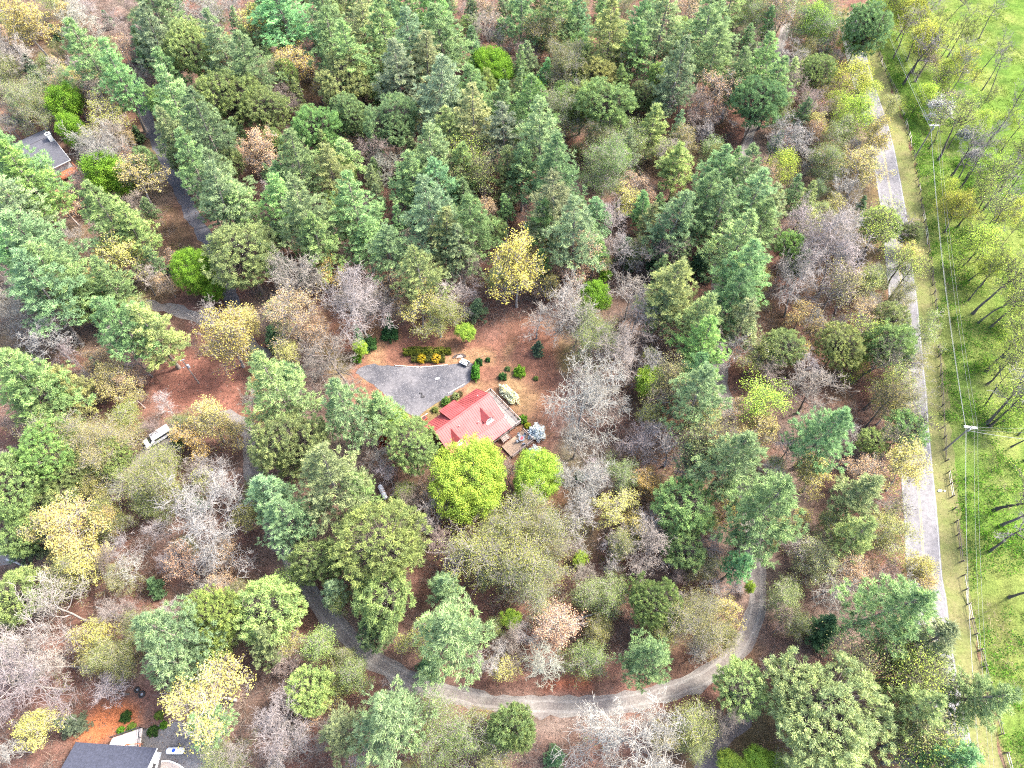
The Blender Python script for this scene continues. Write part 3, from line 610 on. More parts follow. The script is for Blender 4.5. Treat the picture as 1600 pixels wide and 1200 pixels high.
GROW = {'G': 1.25, 'W': 1.5, 'R': 1.28, 'L': 1.0, 'O': 1.4, 'Y': 1.25, 'T': 1.25, 'B': 1.35, 'P': 1.35, 'H': 1.2, 'D': 1.2}
for k, txt in TREES.items():
    for w in txt.split():
        u, v, r = map(float, w.split(',')); ratio, lo, hi = HR[k]; z = 8.0
        for _ in range(3):
            R = r / pxm(u, v, z); h = float(np.clip(R * ratio, lo, hi)) * rsT.uniform(.95, 1.05); z = h * CF[k]
        p = at(u, v, z); PLANTED.append([k, p[0], p[1], R * GROW[k] * (1.12 if k == 'W' and v < 420 else 1), h * 1.05, (u, v)])
for w in STEMS.split():
    u, v, h = map(float, w.split(',')); p = at(u, v, 0); PLANTED.append(['N' if p[0] > 78 and rsT.rand() < .5 else 'S', p[0], p[1], h * rsT.uniform(.25, .34), h, pix((p[0], p[1], h * .75))])
# the belt of tall thin trees beyond the fence
have_s = [(p[1], p[2]) for p in PLANTED if p[0] in 'SGD' and p[1] > 60]; nb = 0
fx = lambda y: np.interp(y, FENCE_LINE[::-1, 1], FENCE_LINE[::-1, 0])
for _ in range(900):
    y = rsT.uniform(2, 205); x = fx(y) + rsT.uniform(7 if y > 65 else 13, 26); u, v = pix((x, y, 0))
    if nb >= 48 or u > 1612 or min(math.hypot(x - a, y - b) for a, b in have_s) < 3.2 or min(math.hypot(u - a, v - b) for a, b in ((1455, 205), (1512, 668), (1431, 243))) < 22: continue
    h = rsT.uniform(12, 19); have_s.append((x, y)); nb += 1; PLANTED.append(['N' if rsT.rand() < .65 else 'S', x, y, h * rsT.uniform(.17, .24), h, pix((x, y, h * .75))])
# crowns stay clear of the ground the photo shows open: the gravel loop, the house, the pad and the clearing
OPEN = [pix((*q, 0)) for q in LOOP if 880 < pix((*q, 0))[1]] + [(u, v) for u, v in ((700, 640), (730, 640), (760, 640), (720, 665), (760, 665), (785, 660), (800, 690), (815, 690), (690, 650), (715, 680), (600, 585), (640, 590), (680, 590), (720, 585), (640, 625), (790, 580), (830, 570), (830, 620), (850, 660), (860, 560), (670, 548), (234, 691), (242, 686), (254, 678), (262, 672), (385, 680), (394, 703), (380, 652), (198, 738), (172, 758), (225, 188), (213, 140), (250, 250), (285, 320), (325, 390), (245, 335), (258, 375), (262, 300), (230, 240), (280, 487), (300, 600), (280, 620), (272, 1172), (220, 1150), (215, 1180), (170, 1125), (82, 226), (95, 272), (598, 770), (265, 425), (300, 590), (610, 520), (575, 536))]
OPEN = np.array(OPEN)
for p in PLANTED:
    if p[0] in 'SDN' or (p[0] == 'B' and p[3] > 6.5): continue
    for k in range(3):
        zc = p[4] * CF[p[0]]; s_ = pxm(*p[5], zc); c = pix((p[1], p[2], zc)); rp = p[3] * s_; d = np.hypot(OPEN[:, 0] - c[0], OPEN[:, 1] - c[1]); i = int(np.argmin(d)); lim = rp * .88 + 3
        if d[i] >= lim or abs(OPEN[i, 1] - c[1]) > 400: break
        if d[i] < .55 * rp and rp < 30 and p[0] in 'BPO' and k == 0: p[3] *= .75
        p[3] = max(p[3] * (.88 if p[0] in 'WR' else .78), min(p[3], max(1.0, (d[i] - 8) / s_))); w_ = (c - OPEN[i]) / (d[i] + 1e-6); m_ = min(16, max(0, p[3] * s_ * .9 - d[i])) / s_; p[1] += w_[0] * m_; p[2] -= w_[1] * m_
# understorey between the big crowns
LOOP_SHOWN = LOOP[[i for i, q in enumerate(LOOP) if pix((*q, 0))[1] > 868]]; LOOP_SHADED = LOOP[[i for i, q in enumerate(LOOP) if pix((*q, 0))[1] < 868 and q[0] > 0]]
def keep_out(Pt):
    d = np.minimum.reduce([line_dist(Pt, LOOP_SHOWN) - 3.6, line_dist(Pt, LOOP_SHADED) - 1.6, line_dist(Pt, SPUR) - 1.8, line_dist(Pt, ASPHALT_DRIVE) - 3.4, line_dist(Pt, DRIVE) - 2.6, line_dist(Pt, SIDE) - 2.6])
    for poly, mgn in ((PAD, 2.5), (CLEARING, .5), (CLAY, 1.5), (GREY_YARD, 2), (RED_CLEARING, -1.0)): d = np.minimum(d, -poly_dist(Pt, poly) - mgn)
    e = Pt[:, 0] - np.interp(Pt[:, 1], ROAD_EDGE[::-1, 1], ROAD_EDGE[::-1, 0]); return np.where(e > -8.5, -1, d)
def in_view(Pt, mgn=0, z=6.0):
    uv = np.array([pix((x, y, z)) for x, y in Pt]); return (uv[:, 0] > -mgn) & (uv[:, 0] < 1600 + mgn) & (uv[:, 1] > -mgn) & (uv[:, 1] < 1200 + mgn)
cand = np.column_stack([rsT.uniform(-175, 140, 16000), rsT.uniform(2, 238, 16000)])
cand = cand[(keep_out(cand) > 0)]; cand = cand[in_view(cand, 10)]
have = np.array([[p[1], p[2], p[3]] for p in PLANTED])
HOUSES_AT = [at(740, 655, 3)[:2], at(60, 245, 3)[:2], at(200, 1190, 3)[:2]]
nfill = 0
for x, y in cand:
    if nfill >= 690: break
    dd = np.hypot(have[:, 0] - x, have[:, 1] - y)
    if np.min(dd - have[:, 2] * .5) < .7 or min(np.hypot(*(np.array([x, y]) - q)) for q in HOUSES_AT) < 12: continue
    k = rsT.choice(['B', 'P', 'O', 'Y', 'H', 'T'], p=[.27, .25, .24, .09, .06, .09]); R = rsT.uniform(2.0, 3.6); h = R * rsT.uniform(2.3, 3.2)
    if rsT.rand() < .5 and 230 < pix((x, y, 5))[0] < 1250 and pix((x, y, 5))[1] < 430: k = 'W' if rsT.rand() < .8 else 'R'; R = rsT.uniform(2.4, 3.6); h = R * rsT.uniform(4, 5)
    if k == 'H': R *= .7; h = R * 2.9
    c_ = pix((x, y, h * .62)); rp_ = R * pxm(*c_, h * .62)
    if np.min(np.hypot(OPEN[:, 0] - c_[0], OPEN[:, 1] - c_[1])) < rp_ * .8: continue
    PLANTED.append([k, x, y, R, h, pix((x, y, h * .65))]); have = np.vstack([have, [x, y, R]]); nfill += 1

LANDMARKS = [('the red-roofed log house', 740, 655), ('the gravel parking pad', 650, 598), ('the white van', 245, 685), ('the grey-roofed house', 68, 245), ('the dark shingled roof', 210, 1185), ('the striped propane tank', 598, 770),
 ('the upper utility pole', 1440, 225), ('the lower utility pole', 1493, 686), ("the gravel loop's bottom", 960, 1098), ("the gravel loop's right bend", 1178, 960), ("the gravel loop's left arm", 500, 965),
 ('the leaf-strewn clearing', 850, 560), ("the paved road's middle", 1415, 460), ("the paved road's lower stretch", 1465, 880), ("the paved road's upper stretch", 1385, 190), ('the green field', 1540, 90),
 ('the big lime tree', 745, 745), ('the gravel junction', 388, 685), ('the dark asphalt drive', 225, 190), ('the brown A-frame shelter', 262, 420), ('the transformer pole', 305, 590), ('the top left corner', 0, 0),
 ("the top edge's middle", 800, 0), ('the top right corner', 1600, 0), ("the bottom edge's middle", 700, 1200), ("the left edge's middle", 0, 560), ('the bottom right corner', 1600, 1200), ('the orange clay bank', 175, 1125),
 ('the fallen roadside log', 1146, 994), ('the pale junk tyres', 218, 1080), ('the yellow round bushes', 670, 559), ('the lime treetops', 790, 120), ('the huge tufted pine', 1290, 1110), ('the great bare tree', 980, 1150), ('the big yellow oak', 812, 430)]
LANDMARKS = [l for l in LANDMARKS if 'junk' not in l[0]]
ORD = ['', 'second ', 'third ', 'fourth ', 'fifth ', 'sixth ', 'seventh ', 'eighth ', 'ninth ', 'tenth ', 'eleventh ', 'twelfth ', 'thirteenth ', 'fourteenth ', 'fifteenth ', 'sixteenth ', 'seventeenth ', 'eighteenth ', 'nineteenth ', 'twentieth '] + [f'twenty-{w} ' for w in 'first second third fourth fifth sixth seventh eighth ninth'.split()]
def bearing(du, dv):
    a = math.degrees(math.atan2(-dv, du)) % 360
    return ['right of', 'upper right of', 'above', 'upper left of', 'left of', 'lower left of', 'below', 'lower right of'][int((a + 22.5) // 45) % 8]
def make_labels(items):
    """items: (phrase, u, v) -> one label each, saying which one of its kind it is"""
    slot = {}
    for i, (ph, u, v) in enumerate(items):
        n, lu, lv = min(LANDMARKS, key=lambda l: math.hypot(u - l[1], v - l[2])); slot.setdefault((ph, bearing(u - lu, v - lv), n), []).append((math.hypot(u - lu, v - lv), i))
    lab = [None] * len(items)
    for (ph, b, n), l in slot.items():
        l.sort()
        for j, (_, i) in enumerate(l):
            lab[i] = f'{ph} {b} {n}' if len(l) == 1 else f'{ORD[j]}nearest {ph} of those {b} {n}'
    return lab
import collections; print('KINDS', collections.Counter(p[0] for p in PLANTED), nfill)
LABELS = make_labels([(KIND[p[0]][1], *p[5]) for p in PLANTED])
for (k, x, y, R, h, uv), lab in zip(PLANTED, LABELS):
    fits = [q for q in KIT[k] if .62 < R / q[3] < 1.3] or [min(KIT[k], key=lambda q: abs(math.log(R / q[3])))]; tm, cm, vh, vR = fits[rsT.randint(len(fits))]; name = KIND[k][0]
    root = empty(name, (x, y, 0), rsT.rand() * 6.283, lab, 'pine' if k in 'WR' else ('evergreen' if k == 'H' else 'tree'), {'W': 'white pines in the wood', 'R': 'tufted pines in the wood', 'H': 'small evergreens in the wood', 'S': 'tall thin trees by the road'}.get(k, 'broadleaf trees in the wood'))
    q_ = rsT.uniform(.9, 1.1); root.scale = (R / vR * q_, R / vR / q_, h / vh); root.rotation_euler = (rsT.randn() * .035, rsT.randn() * .035, rsT.rand() * 6.283)
    j = np.exp(rsT.randn(3) * (.03 if k in 'BPTDLN' else .075)) * math.exp(rsT.randn() * .12); c = np.clip(np.array(LEAFC[k]) * j, 0, .8)
    if k == 'W': c = c * (1 + np.array([.2, .12, 0]) * max(0, rsT.randn()))
    if k == 'R': c = c * (1 + np.array([.12, .06, 0]) * rsT.uniform(-1, 1))
    if k == 'O': c = c * (1 + np.array([.2, .08, .1]) * rsT.uniform(-1, 1))
    if k == 'S' and (rsT.rand() < .3 or x > 75): c = np.array([.27, .34, .075])
    if k == 'L' and (uv[1] < 480 or uv[0] < 560): c = np.array([.13, .24, .03])
    if k == 'R' and math.hypot(uv[0] - 1290, uv[1] - 1110) < 30: c = np.array([.27, .32, .135])
    link('trunk', tm, None, root, tuple(np.array(BARK[k]) * math.exp(rsT.randn() * .12))); link('crown', cm, None, root, tuple(c))
# ------------------------------------------------------------------ the red-roofed log house
redroof = plain('red standing seam metal', (.30, .062, .058), .5, .22, .5, spec=.35)
redtrim = plain('dark red trim metal', (.22, .045, .045), .5, .1, 1)
logs = plain('brown stained logs', (.16, .085, .045), .75, .3, 2.0, stretch=(.3, .3, 6))
whitep = plain('white paint', (.72, .72, .70), .55, .06, 2)
glass = plain('dark window glass', (.03, .035, .04), .12, .1, 1, spec=.6)
deckw = plain('weathered grey deck boards', (.22, .19, .17), .8, .2, 2.0, stretch=(6, .4, 1))
tanw = plain('new tan deck boards', (.25, .175, .12), .8, .18, 2.0, stretch=(.4, 6, 1))
darkw = plain('dark stained rail wood', (.07, .05, .042), .7, .3, 2)
railw = plain('greyed rail wood', (.27, .215, .19), .8, .2, 2)
def roof_panel(mb, a, b, c, d, t=.07, rib=.46, m=0):
    """sloping metal sheet a-b (eave) d-c (top) with raised seams running up the slope"""
    a, b, c, d = [np.array(p, float) for p in (a, b, c, d)]; mb.sheet([a, b, c, d], t, m)
    n = np.cross(b - a, d - a); n /= np.linalg.norm(n); k = max(1, int(np.linalg.norm(b - a) / rib))
    for i in range(k + 1):
        f = i / k; mb.beam(a + (b - a) * f + n * .02, d + (c - d) * f + n * .02, .05, .06, m)
HX, HY = -14.9, 63.1
HA = math.atan2(.648, .761)
house = empty('log_house', (HX, HY, 0), HA, 'log house with a pale red metal roof and two gabled dormers', 'house')
w = MB()
ZW = 3.0
w.box((6.75, -.4, ZW / 2), (12.6, 8.2, ZW))
for x in (.47, 13.03):      # gable ends
    s_ = -1 if x < 5 else 1
    w.add([(x - .02, -4.5, ZW), (x + .02, -4.5, ZW), (x - .02, 3.7, ZW), (x + .02, 3.7, ZW), (x - .02, 0, 6.0), (x + .02, 0, 6.0)], [(0, 2, 4), (1, 5, 3), (0, 4, 5, 1), (2, 3, 5, 4), (0, 1, 3, 2)])
w.build('wall', logs, house)
r = MB(); roof_panel(r, (13.55, 4.25, 2.95), (0, 4.25, 2.95), (0, 0, 6.25), (13.55, 0, 6.25))
r.build('back_roof', redroof, house)
r = MB(); roof_panel(r, (0, -4.8, 3.55), (13.55, -4.8, 3.55), (13.55, 0, 6.25), (0, 0, 6.25)); r.build('front_roof', redroof, house)
r = MB(); roof_panel(r, (.2, -7.2, 2.72), (13.3, -7.2, 2.72), (13.3, -4.72, 3.5), (.2, -4.72, 3.5), .06); r.build('porch_roof', redroof, house)
r = MB(); r.beam((-.05, 0, 6.30), (13.6, 0, 6.30), .34, .06); r.build('ridge_cap', redroof, house)
r = MB()
for x in (-.03, 13.58):
    r.beam((x, 4.3, 2.86), (x, 0, 6.17), .06, .2); r.beam((x, -4.85, 3.42), (x, 0, 6.17), .06, .2)
r.beam((0, 4.3, 2.88), (13.55, 4.3, 2.88), .05, .16); r.beam((.2, -7.24, 2.66), (13.3, -7.24, 2.66), .05, .14)
r.build('fascia', redtrim, house)
r = MB(); roof_panel(r, (8.0, 4.5, 4.15), (4.1, 4.5, 4.15), (4.1, .5, 6.02), (8.0, .5, 6.02), .07, .42); r.build('entry_roof', redroof, house)
r = MB()
for x in (4.2, 7.9): r.add([(x - .04, 4.3, 2.98), (x + .04, 4.3, 2.98), (x - .04, 4.3, 4.1), (x + .04, 4.3, 4.1), (x - .04, .6, 5.85), (x + .04, .6, 5.85)], [(0, 2, 4), (1, 5, 3), (0, 1, 3, 2), (2, 3, 5, 4), (0, 4, 5, 1)])
r.build('entry_wall', redtrim, house)
for x in (3.0, 10.35):
    dm = MB(); hw = 1.15; y0, y1, zt, ze = -1.0, -3.75, 5.75, 4.75
    for s_ in (-1, 1):
        q = [(x, y1 - .25, zt), (x, y0 + .1, zt), (x + s_ * (hw + .12), y0 - 1.2, ze - .08), (x + s_ * (hw + .12), y1 - .25, ze - .08)]
        dm.sheet(q if s_ < 0 else q[::-1], .06)
    d_ = dm.build('dormer', redroof, house)
    q = MB(); q.add([(x - hw, y1, 3.7), (x + hw, y1, 3.7), (x + hw, y1, ze), (x, y1, zt - .08), (x - hw, y1, ze), (x - hw, -2.2, ze), (x + hw, -2.2, ze), (x - hw, y1 + .08, 3.7), (x + hw, y1 + .08, 3.7)], [(0, 1, 2, 3, 4), (0, 4, 5, 7), (1, 8, 6, 2)])
    q.build('dormer_wall', redtrim, d_)
    q = MB(); q.box((x, y1 - .07, 4.5), (1.5, .14, .95)); q.box((x, y1 - .3, 4.0), (1.7, .55, .06)); f_ = q.build('window_frame', whitep, d_)
    q = MB(); q.box((x, y1 - .15, 4.5), (.9, .04, .6)); q.build('window_pane', glass, d_)
for x, sz in ((2.2, 1.2), (6.2, 1.0), (10.8, 1.2)):
    q = MB(); q.box((x, -4.53, 1.75), (sz, .08, 1.2)); f_ = q.build('window', whitep, house); q = MB(); q.box((x, -4.58, 1.75), (sz - .2, .05, 1.0)); q.build('pane', glass, f_)
q = MB(); q.box((8.6, -4.53, 1.95), (1.0, .1, 2.1)); d_ = q.build('door', redtrim, house); q = MB(); q.ball((8.25, -4.62, 1.9), .05); q.build('handle', darkw, d_)
q = MB(); q.box((6.0, 3.73, 1.6), (1.0, .1, 2.1)); q.build('door', redtrim, house)
for x, y, z in ((4.6, -1.6, 5.5), (8.2, -3.0, 4.7), (11.8, 1.5, 5.3)): q = MB(); q.tube([(x, y, z - .3), (x, y, z + .35)], .09, 8); q.build('vent_pipe', plain('grey vent pipe', (.3, .3, .3), .5, .1), house)
# porch and the deck round the gable end
def boards(mb, x0, x1, y0, y1, z, w=.2, gap=.018, along='x', m=0, t=.05):
    if along == 'x':
        y = y0
        while y < y1 - .02: mb.box(((x0 + x1) / 2, min(y + w / 2, y1), z), (x1 - x0, w - gap, t), m=m); y += w
    else:
        x = x0
        while x < x1 - .02: mb.box((min(x + w / 2, x1), (y0 + y1) / 2, z), (w - gap, y1 - y0, t), m=m); x += w
def railing(parent, pts, z0, h=.95, post=1.9, mat_p=None, mat_r=None):
    a, b = np.array(pts[0], float), np.array(pts[1], float); L = np.linalg.norm(b - a); n = max(1, int(round(L / post))); mb = MB(); pm = MB()
    for i in range(n + 1): p = a + (b - a) * i / n; pm.box((*p, z0 + h / 2 + .06), (.11, .11, h + .12))
    mb.beam((*a, z0 + h), (*b, z0 + h), .14, .05); mb.beam((*a, z0 + .12), (*b, z0 + .12), .05, .08)
    k = int(L / .16)
    for i in range(1, k): p = a + (b - a) * i / k; mb.box((*p, z0 + h / 2), (.035, .035, h - .1))
    o = mb.build('railing', mat_r or railw, parent); pm.build('railing_post', mat_p or darkw, o); return o
q = MB(); boards(q, .3, 13.05, -6.95, -4.55, 1.0); boards(q, 13.05, 16.2, -6.95, 3.0, 1.0); q.build('deck_floor', deckw, house)
q = MB()
for x in (.5, 3.6, 6.8, 10, 13): q.box((x, -6.85, .5), (.14, .14, 1.0)); q.box((x, -6.85, 1.9), (.14, .14, 1.7))
for y in (-6.8, -3.5, -.2, 2.9): q.box((16.1, y, .48), (.14, .14, .95))
q.build('porch_post', darkw, house)
railing(house, ((16.15, -6.9), (16.15, 2.95)), 1.02); railing(house, ((12.9, -6.9), (16.15, -6.9)), 1.02); railing(house, ((13.1, 2.95), (16.15, 2.95)), 1.02); railing(house, ((.4, -6.9), (10.3, -6.9)), 1.02)
q = MB(); boards(q, 9.7, 15.4, -11.7, -8.35, .5, along='y'); q.box((12.55, -11.72, .36), (5.7, .06, .3)); q.box((15.42, -10, .36), (.06, 3.4, .3)); q.build('lower_deck', tanw, house)
q = MB()
for x, y in ((9.9, -11.5), (12.5, -11.5), (15.2, -11.5), (15.2, -8.6), (9.9, -8.6)): q.box((x, y, .22), (.14, .14, .44))
q.build('deck_post', darkw, house)
railing(house, ((9.7, -11.66), (15.38, -11.66)), .52); railing(house, ((15.38, -11.66), (15.38, -8.4)), .52)
q = MB()
for k in range(3): q.box((11.4, -7.15 - .32 * k, .86 - .16 * k), (1.6, .32, .05))
for x in (10.55, 12.25): q.beam((x, -6.95, .9), (x, -8.2, .4), .06, .26)
s_ = q.build('stairs', railw, house)
q = MB()
for x in (10.5, 12.3):
    q.beam((x, -6.95, 1.9), (x, -8.3, 1.42), .09, .06); q.box((x, -8.3, .95), (.1, .1, 1.0))
q.build('handrail', darkw, s_)
q = MB()
for k in range(4): q.box((6.0, 4.6 + .34 * k, .85 - .18 * k), (1.5, .34, .06))
q.box((6.0, 4.1, .92), (1.9, .7, .06)); s_ = q.build('entry_stairs', railw, house)
q = MB()
for x in (5.15, 6.85): q.beam((x, 3.9, 1.75), (x, 6.0, .95), .12, .06); q.box((x, 5.95, .5), (.1, .1, 1.0))
q.build('handrail', railw, s_)
def hp(x, y, z=0):
    return (HX + x * math.cos(HA) - y * math.sin(HA), HY + x * math.sin(HA) + y * math.cos(HA), z)

# patio set on the lower deck
slate = plain('blue grey furniture metal', (.16, .18, .2), .5, .1); redc = plain('red cushion cloth', (.5, .06, .07), .8, .1); iron = plain('black iron', (.02, .02, .022), .5, .2)
t_ = empty('patio_table', hp(13.7, -9.9, .53), HA, 'round blue-grey patio table with a red cloth on the tan lower deck', 'table')
q = MB(); q.tube([(0, 0, .70), (0, 0, .73)], .62, 20); q.build('tabletop', slate, t_); q = MB(); q.box((.05, .02, .745), (.75, .45, .02), .4); q.build('cloth', redc, t_)
q = MB(); q.tube([(0, 0, 0), (0, 0, .70)], .05, 8); q.tube([(0, 0, 0), (0, 0, .03)], .3, 12); q.build('pedestal', iron, t_)
def chair(loc, rz, label):
    c = empty('patio_chair', loc, rz, label, 'chair', 'chairs round the patio table')
    q = MB(); q.box((0, 0, .42), (.52, .5, .06)); q.build('seat', slate, c); q = MB(); q.box((0, -.27, .72), (.5, .05, .55)); q.build('backrest', slate, c)
    for x in (-.22, .22):
        for y in (-.2, .2): q = MB(); q.box((x, y, .2), (.04, .04, .4)); q.build('leg', iron, c)
    return c
for (x, y), lab in zip(((14.7, -9.6), (13.9, -8.85), (12.7, -9.7), (13.3, -11.0)), ('dark patio chair nearest the outer deck rail', 'dark patio chair between the table and the house porch', 'dark patio chair on the stair side of the table', 'dark patio chair by the lower edge of the tan deck')):
    chair(hp(x, y, .53), HA + math.atan2(y + 9.9, x - 13.7) + math.pi / 2, lab)
q = empty('round_mat', hp(14.2, -3.7, 1.03), HA, 'round grey mat lying on the upper deck', 'mat'); b = MB(); b.tube([(0, 0, 0), (0, 0, .03)], .8, 24); b.build('weave', plain('grey woven mat', (.19, .2, .19), .9, .2, 6), q); b = MB()
for k in range(24): a = k * math.pi / 12; b.beam((.8 * math.cos(a), .8 * math.sin(a), .02), (.8 * math.cos(a + .262), .8 * math.sin(a + .262), .02), .05, .04)
b.build('rim', iron, q)
# ------------------------------------------------------------------ grey-roofed house at the left edge
shingle = plain('grey asphalt shingles', (.06, .06, .07), .9, .25, 3.0, bump=.3); dshingle = plain('dark blue grey shingles', (.035, .038, .055), .9, .25, 3.0, bump=.3)
brownw = plain('red brown stained boards', (.27, .085, .035), .7, .25, 2.5)
cream = plain('pale plaster', (.55, .53, .50), .8, .08, 1)
E1 = at(79, 211, 6.0); E2 = at(40, 229, 6.0); rdv = (E2 - E1); A2 = math.atan2(rdv[1], rdv[0])
h2 = empty('grey_house', (E1[0], E1[1], 0), A2, 'house under a plain grey shingle roof, mostly hidden by pines', 'house')
LEN, DEP = 15.0, 8.2      # local x runs along the ridge (away to the left), local +y is the far side
sgn = 1
q = MB(); q.box((LEN / 2, 0, 1.6), (LEN - .8, 2 * DEP - 1.4, 3.2))
q.add([(.42, -DEP + .7, 3.2), (.42, DEP - .7, 3.2), (.42, 0, 5.8), (.38, -DEP + .7, 3.2), (.38, DEP - .7, 3.2), (.38, 0, 5.8)], [(0, 1, 2), (3, 5, 4), (0, 2, 5, 3), (1, 4, 5, 2)]); q.build('wall', cream, h2)
q = MB(); q.sheet([(0, 0, 6.0), (LEN, 0, 6.0), (LEN, DEP, 3.0), (0, DEP, 3.0)], .12); q.build('near_roof', shingle, h2)
q = MB(); q.sheet([(LEN, 0, 6.0), (0, 0, 6.0), (0, -DEP, 3.0), (LEN, -DEP, 3.0)], .12); q.build('far_roof', shingle, h2)
q = MB(); q.beam((1.6, 0, 6.05), (LEN, 0, 6.05), .22, .05); q.build('ridge_cap', drive_mat, h2)
q = MB()
for y in (-1, 1): q.beam((-.02, 0, 5.92), (-.02, y * DEP, 2.92), .05, .2)
q.beam((0, DEP + .02, 2.92), (LEN, DEP + .02, 2.92), .05, .18); q.build('fascia', whitep, h2)
q = MB(); q.box((.55, 1.3, 6.0), (1.1, .9, 2.9)); ch = q.build('chimney', plain('white chimney stucco', (.55, .55, .53), .8, .1), h2)
q = MB(); q.box((.55, 1.3, 7.48), (1.3, 1.1, .1)); q.build('chimney_cap', cream, ch); q = MB(); q.box((.55, 1.3, 7.56), (.6, .45, .08)); q.build('flue', iron, ch)
q = MB(); boards(q, .0, 4.6, DEP + .2, DEP + 3.2, 1.2, along='x'); q.build('deck_floor', brownw, h2)
railing(h2, ((.05, DEP + 3.1), (4.6, DEP + 3.1)), 1.22, mat_p=brownw, mat_r=brownw); railing(h2, ((.05, DEP + .2), (.05, DEP + 3.1)), 1.22, mat_p=brownw, mat_r=brownw)
q = MB()
for x in (.2, 2.4, 4.5): q.box((x, DEP + 3.0, .58), (.14, .14, 1.16))
q.build('deck_post', brownw, h2)
# ------------------------------------------------------------------ dark-roofed house at the bottom left
c0 = at(243, 1170, 3.2); c1 = at(188, 1166, 3.2); A3 = math.atan2(c1[1] - c0[1], c1[0] - c0[0]); L3 = 13.0
h3 = empty('shingled_house', (c0[0], c0[1], 0), A3, 'white-walled house with a dark blue-grey shingle roof at the bottom left corner', 'house')
q = MB(); q.box((L3 / 2, 4.0, 1.4), (L3 - .6, 7.4, 2.8)); q.add([(.3, .3, 2.8), (.3, 7.7, 2.8), (.3, 4.0, 4.2), (.34, .3, 2.8), (.34, 7.7, 2.8), (.34, 4.0, 4.2)], [(0, 2, 1), (3, 4, 5), (0, 3, 5, 2), (1, 2, 5, 4)])
q.build('wall', whitep, h3)
q = MB(); q.sheet([(0, -.1, 2.75), (0, 4.0, 4.35), (L3, 4.0, 4.35), (L3, -.1, 2.75)], .12); q.build('back_roof', dshingle, h3)
q = MB(); q.sheet([(L3, 8.1, 2.75), (L3, 4.0, 4.35), (0, 4.0, 4.35), (0, 8.1, 2.75)], .12); q.build('front_roof', dshingle, h3)
q = MB()
for k in range(22): q.box((.4 + k * .57, 4.0, 4.42), (.36, .3, .06))
q.build('ridge_shingle', plain('pale ridge shingles', (.2, .22, .26), .9, .2), h3)
q = MB(); q.beam((-.03, -.12, 2.68), (-.03, 4.0, 4.27), .06, .24); q.beam((-.03, 8.12, 2.68), (-.03, 4.0, 4.27), .06, .24); q.build('fascia', whitep, h3)
q = MB(); q.box((.24, 2.4, 1.6), (.08, 1.1, 1.2)); w_ = q.build('window', whitep, h3); q = MB(); q.box((.19, 2.4, 1.6), (.05, .9, 1.0)); q.build('pane', glass, w_)
pt = [at(222, 1137, 1.6), at(176, 1153, 1.6), at(160, 1185, 1.6), at(190, 1190, 1.6), at(219, 1168, 1.6)]
tr_ = empty('terrace', (0, 0, 0), 0, 'pale raised terrace with a black rail beside the dark shingled roof', 'terrace')
q = MB(); q.sheet([tuple(p) for p in pt], .2); q.build('floor', plain('pale terrace boards', (.42, .36, .32), .8, .15, 1.2), tr_)
def simple_rail(parent, a, b):
    q = MB(); a, b = np.array(a), np.array(b); q.beam(a + [0, 0, 1.0], b + [0, 0, 1.0], .1, .07); q.beam(a + [0, 0, .5], b + [0, 0, .5], .04); n = max(2, int(np.linalg.norm(b - a) / 1.4))
    for i in range(n + 1): p = a + (b - a) * i / n; q.box((p[0], p[1], p[2] + .5), (.09, .09, 1.0))
    q.build('railing', iron, parent)
simple_rail(tr_, pt[0], pt[1]); simple_rail(tr_, pt[4], pt[0])
q = MB()
for p in pt[:2] + pt[4:]: q.box((p[0] * .99 + pt[2][0] * .01, p[1], .7), (.16, .16, 1.4))
q.build('post', darkw, tr_)
fr = [at(197, 1163, 2.6), at(219, 1162, 2.6), at(218, 1170, 2.6), at(193, 1170, 2.6)]
pg = empty('timber_frame', (0, 0, 0), 0, 'small brown timber frame on the pale terrace by the dark roof', 'pergola')
q = MB()
for i in range(4): q.beam(fr[i], fr[(i + 1) % 4], .12)
q.build('beam', brownw, pg); q = MB()
for p in fr: q.box((p[0], p[1], 2.1), (.1, .1, 1.0))
q.build('post', brownw, pg)
ring = smooth_line(G([(253, 1190), (262, 1189), (273, 1192), (284, 1198), (292, 1206), (294, 1222), (262, 1226), (250, 1210)]), .5)
wk = empty('kerbed_patio', (0, 0, 0), 0, 'curved pale patio slab with a white kerb beside the propane tank yard', 'patio')
q = MB(); q.sheet([(p[0], p[1], .1) for p in ring[::-1]], .1); q.build('slab', plain('beige patio concrete', (.36, .30, .25), .85, .12, 1.5), wk)
q = MB()
for i in range(int(len(ring) * .62)): q.beam((*ring[i], .16), (*ring[i + 1], .16), .22, .2)
q.build('kerb', whitep, wk)
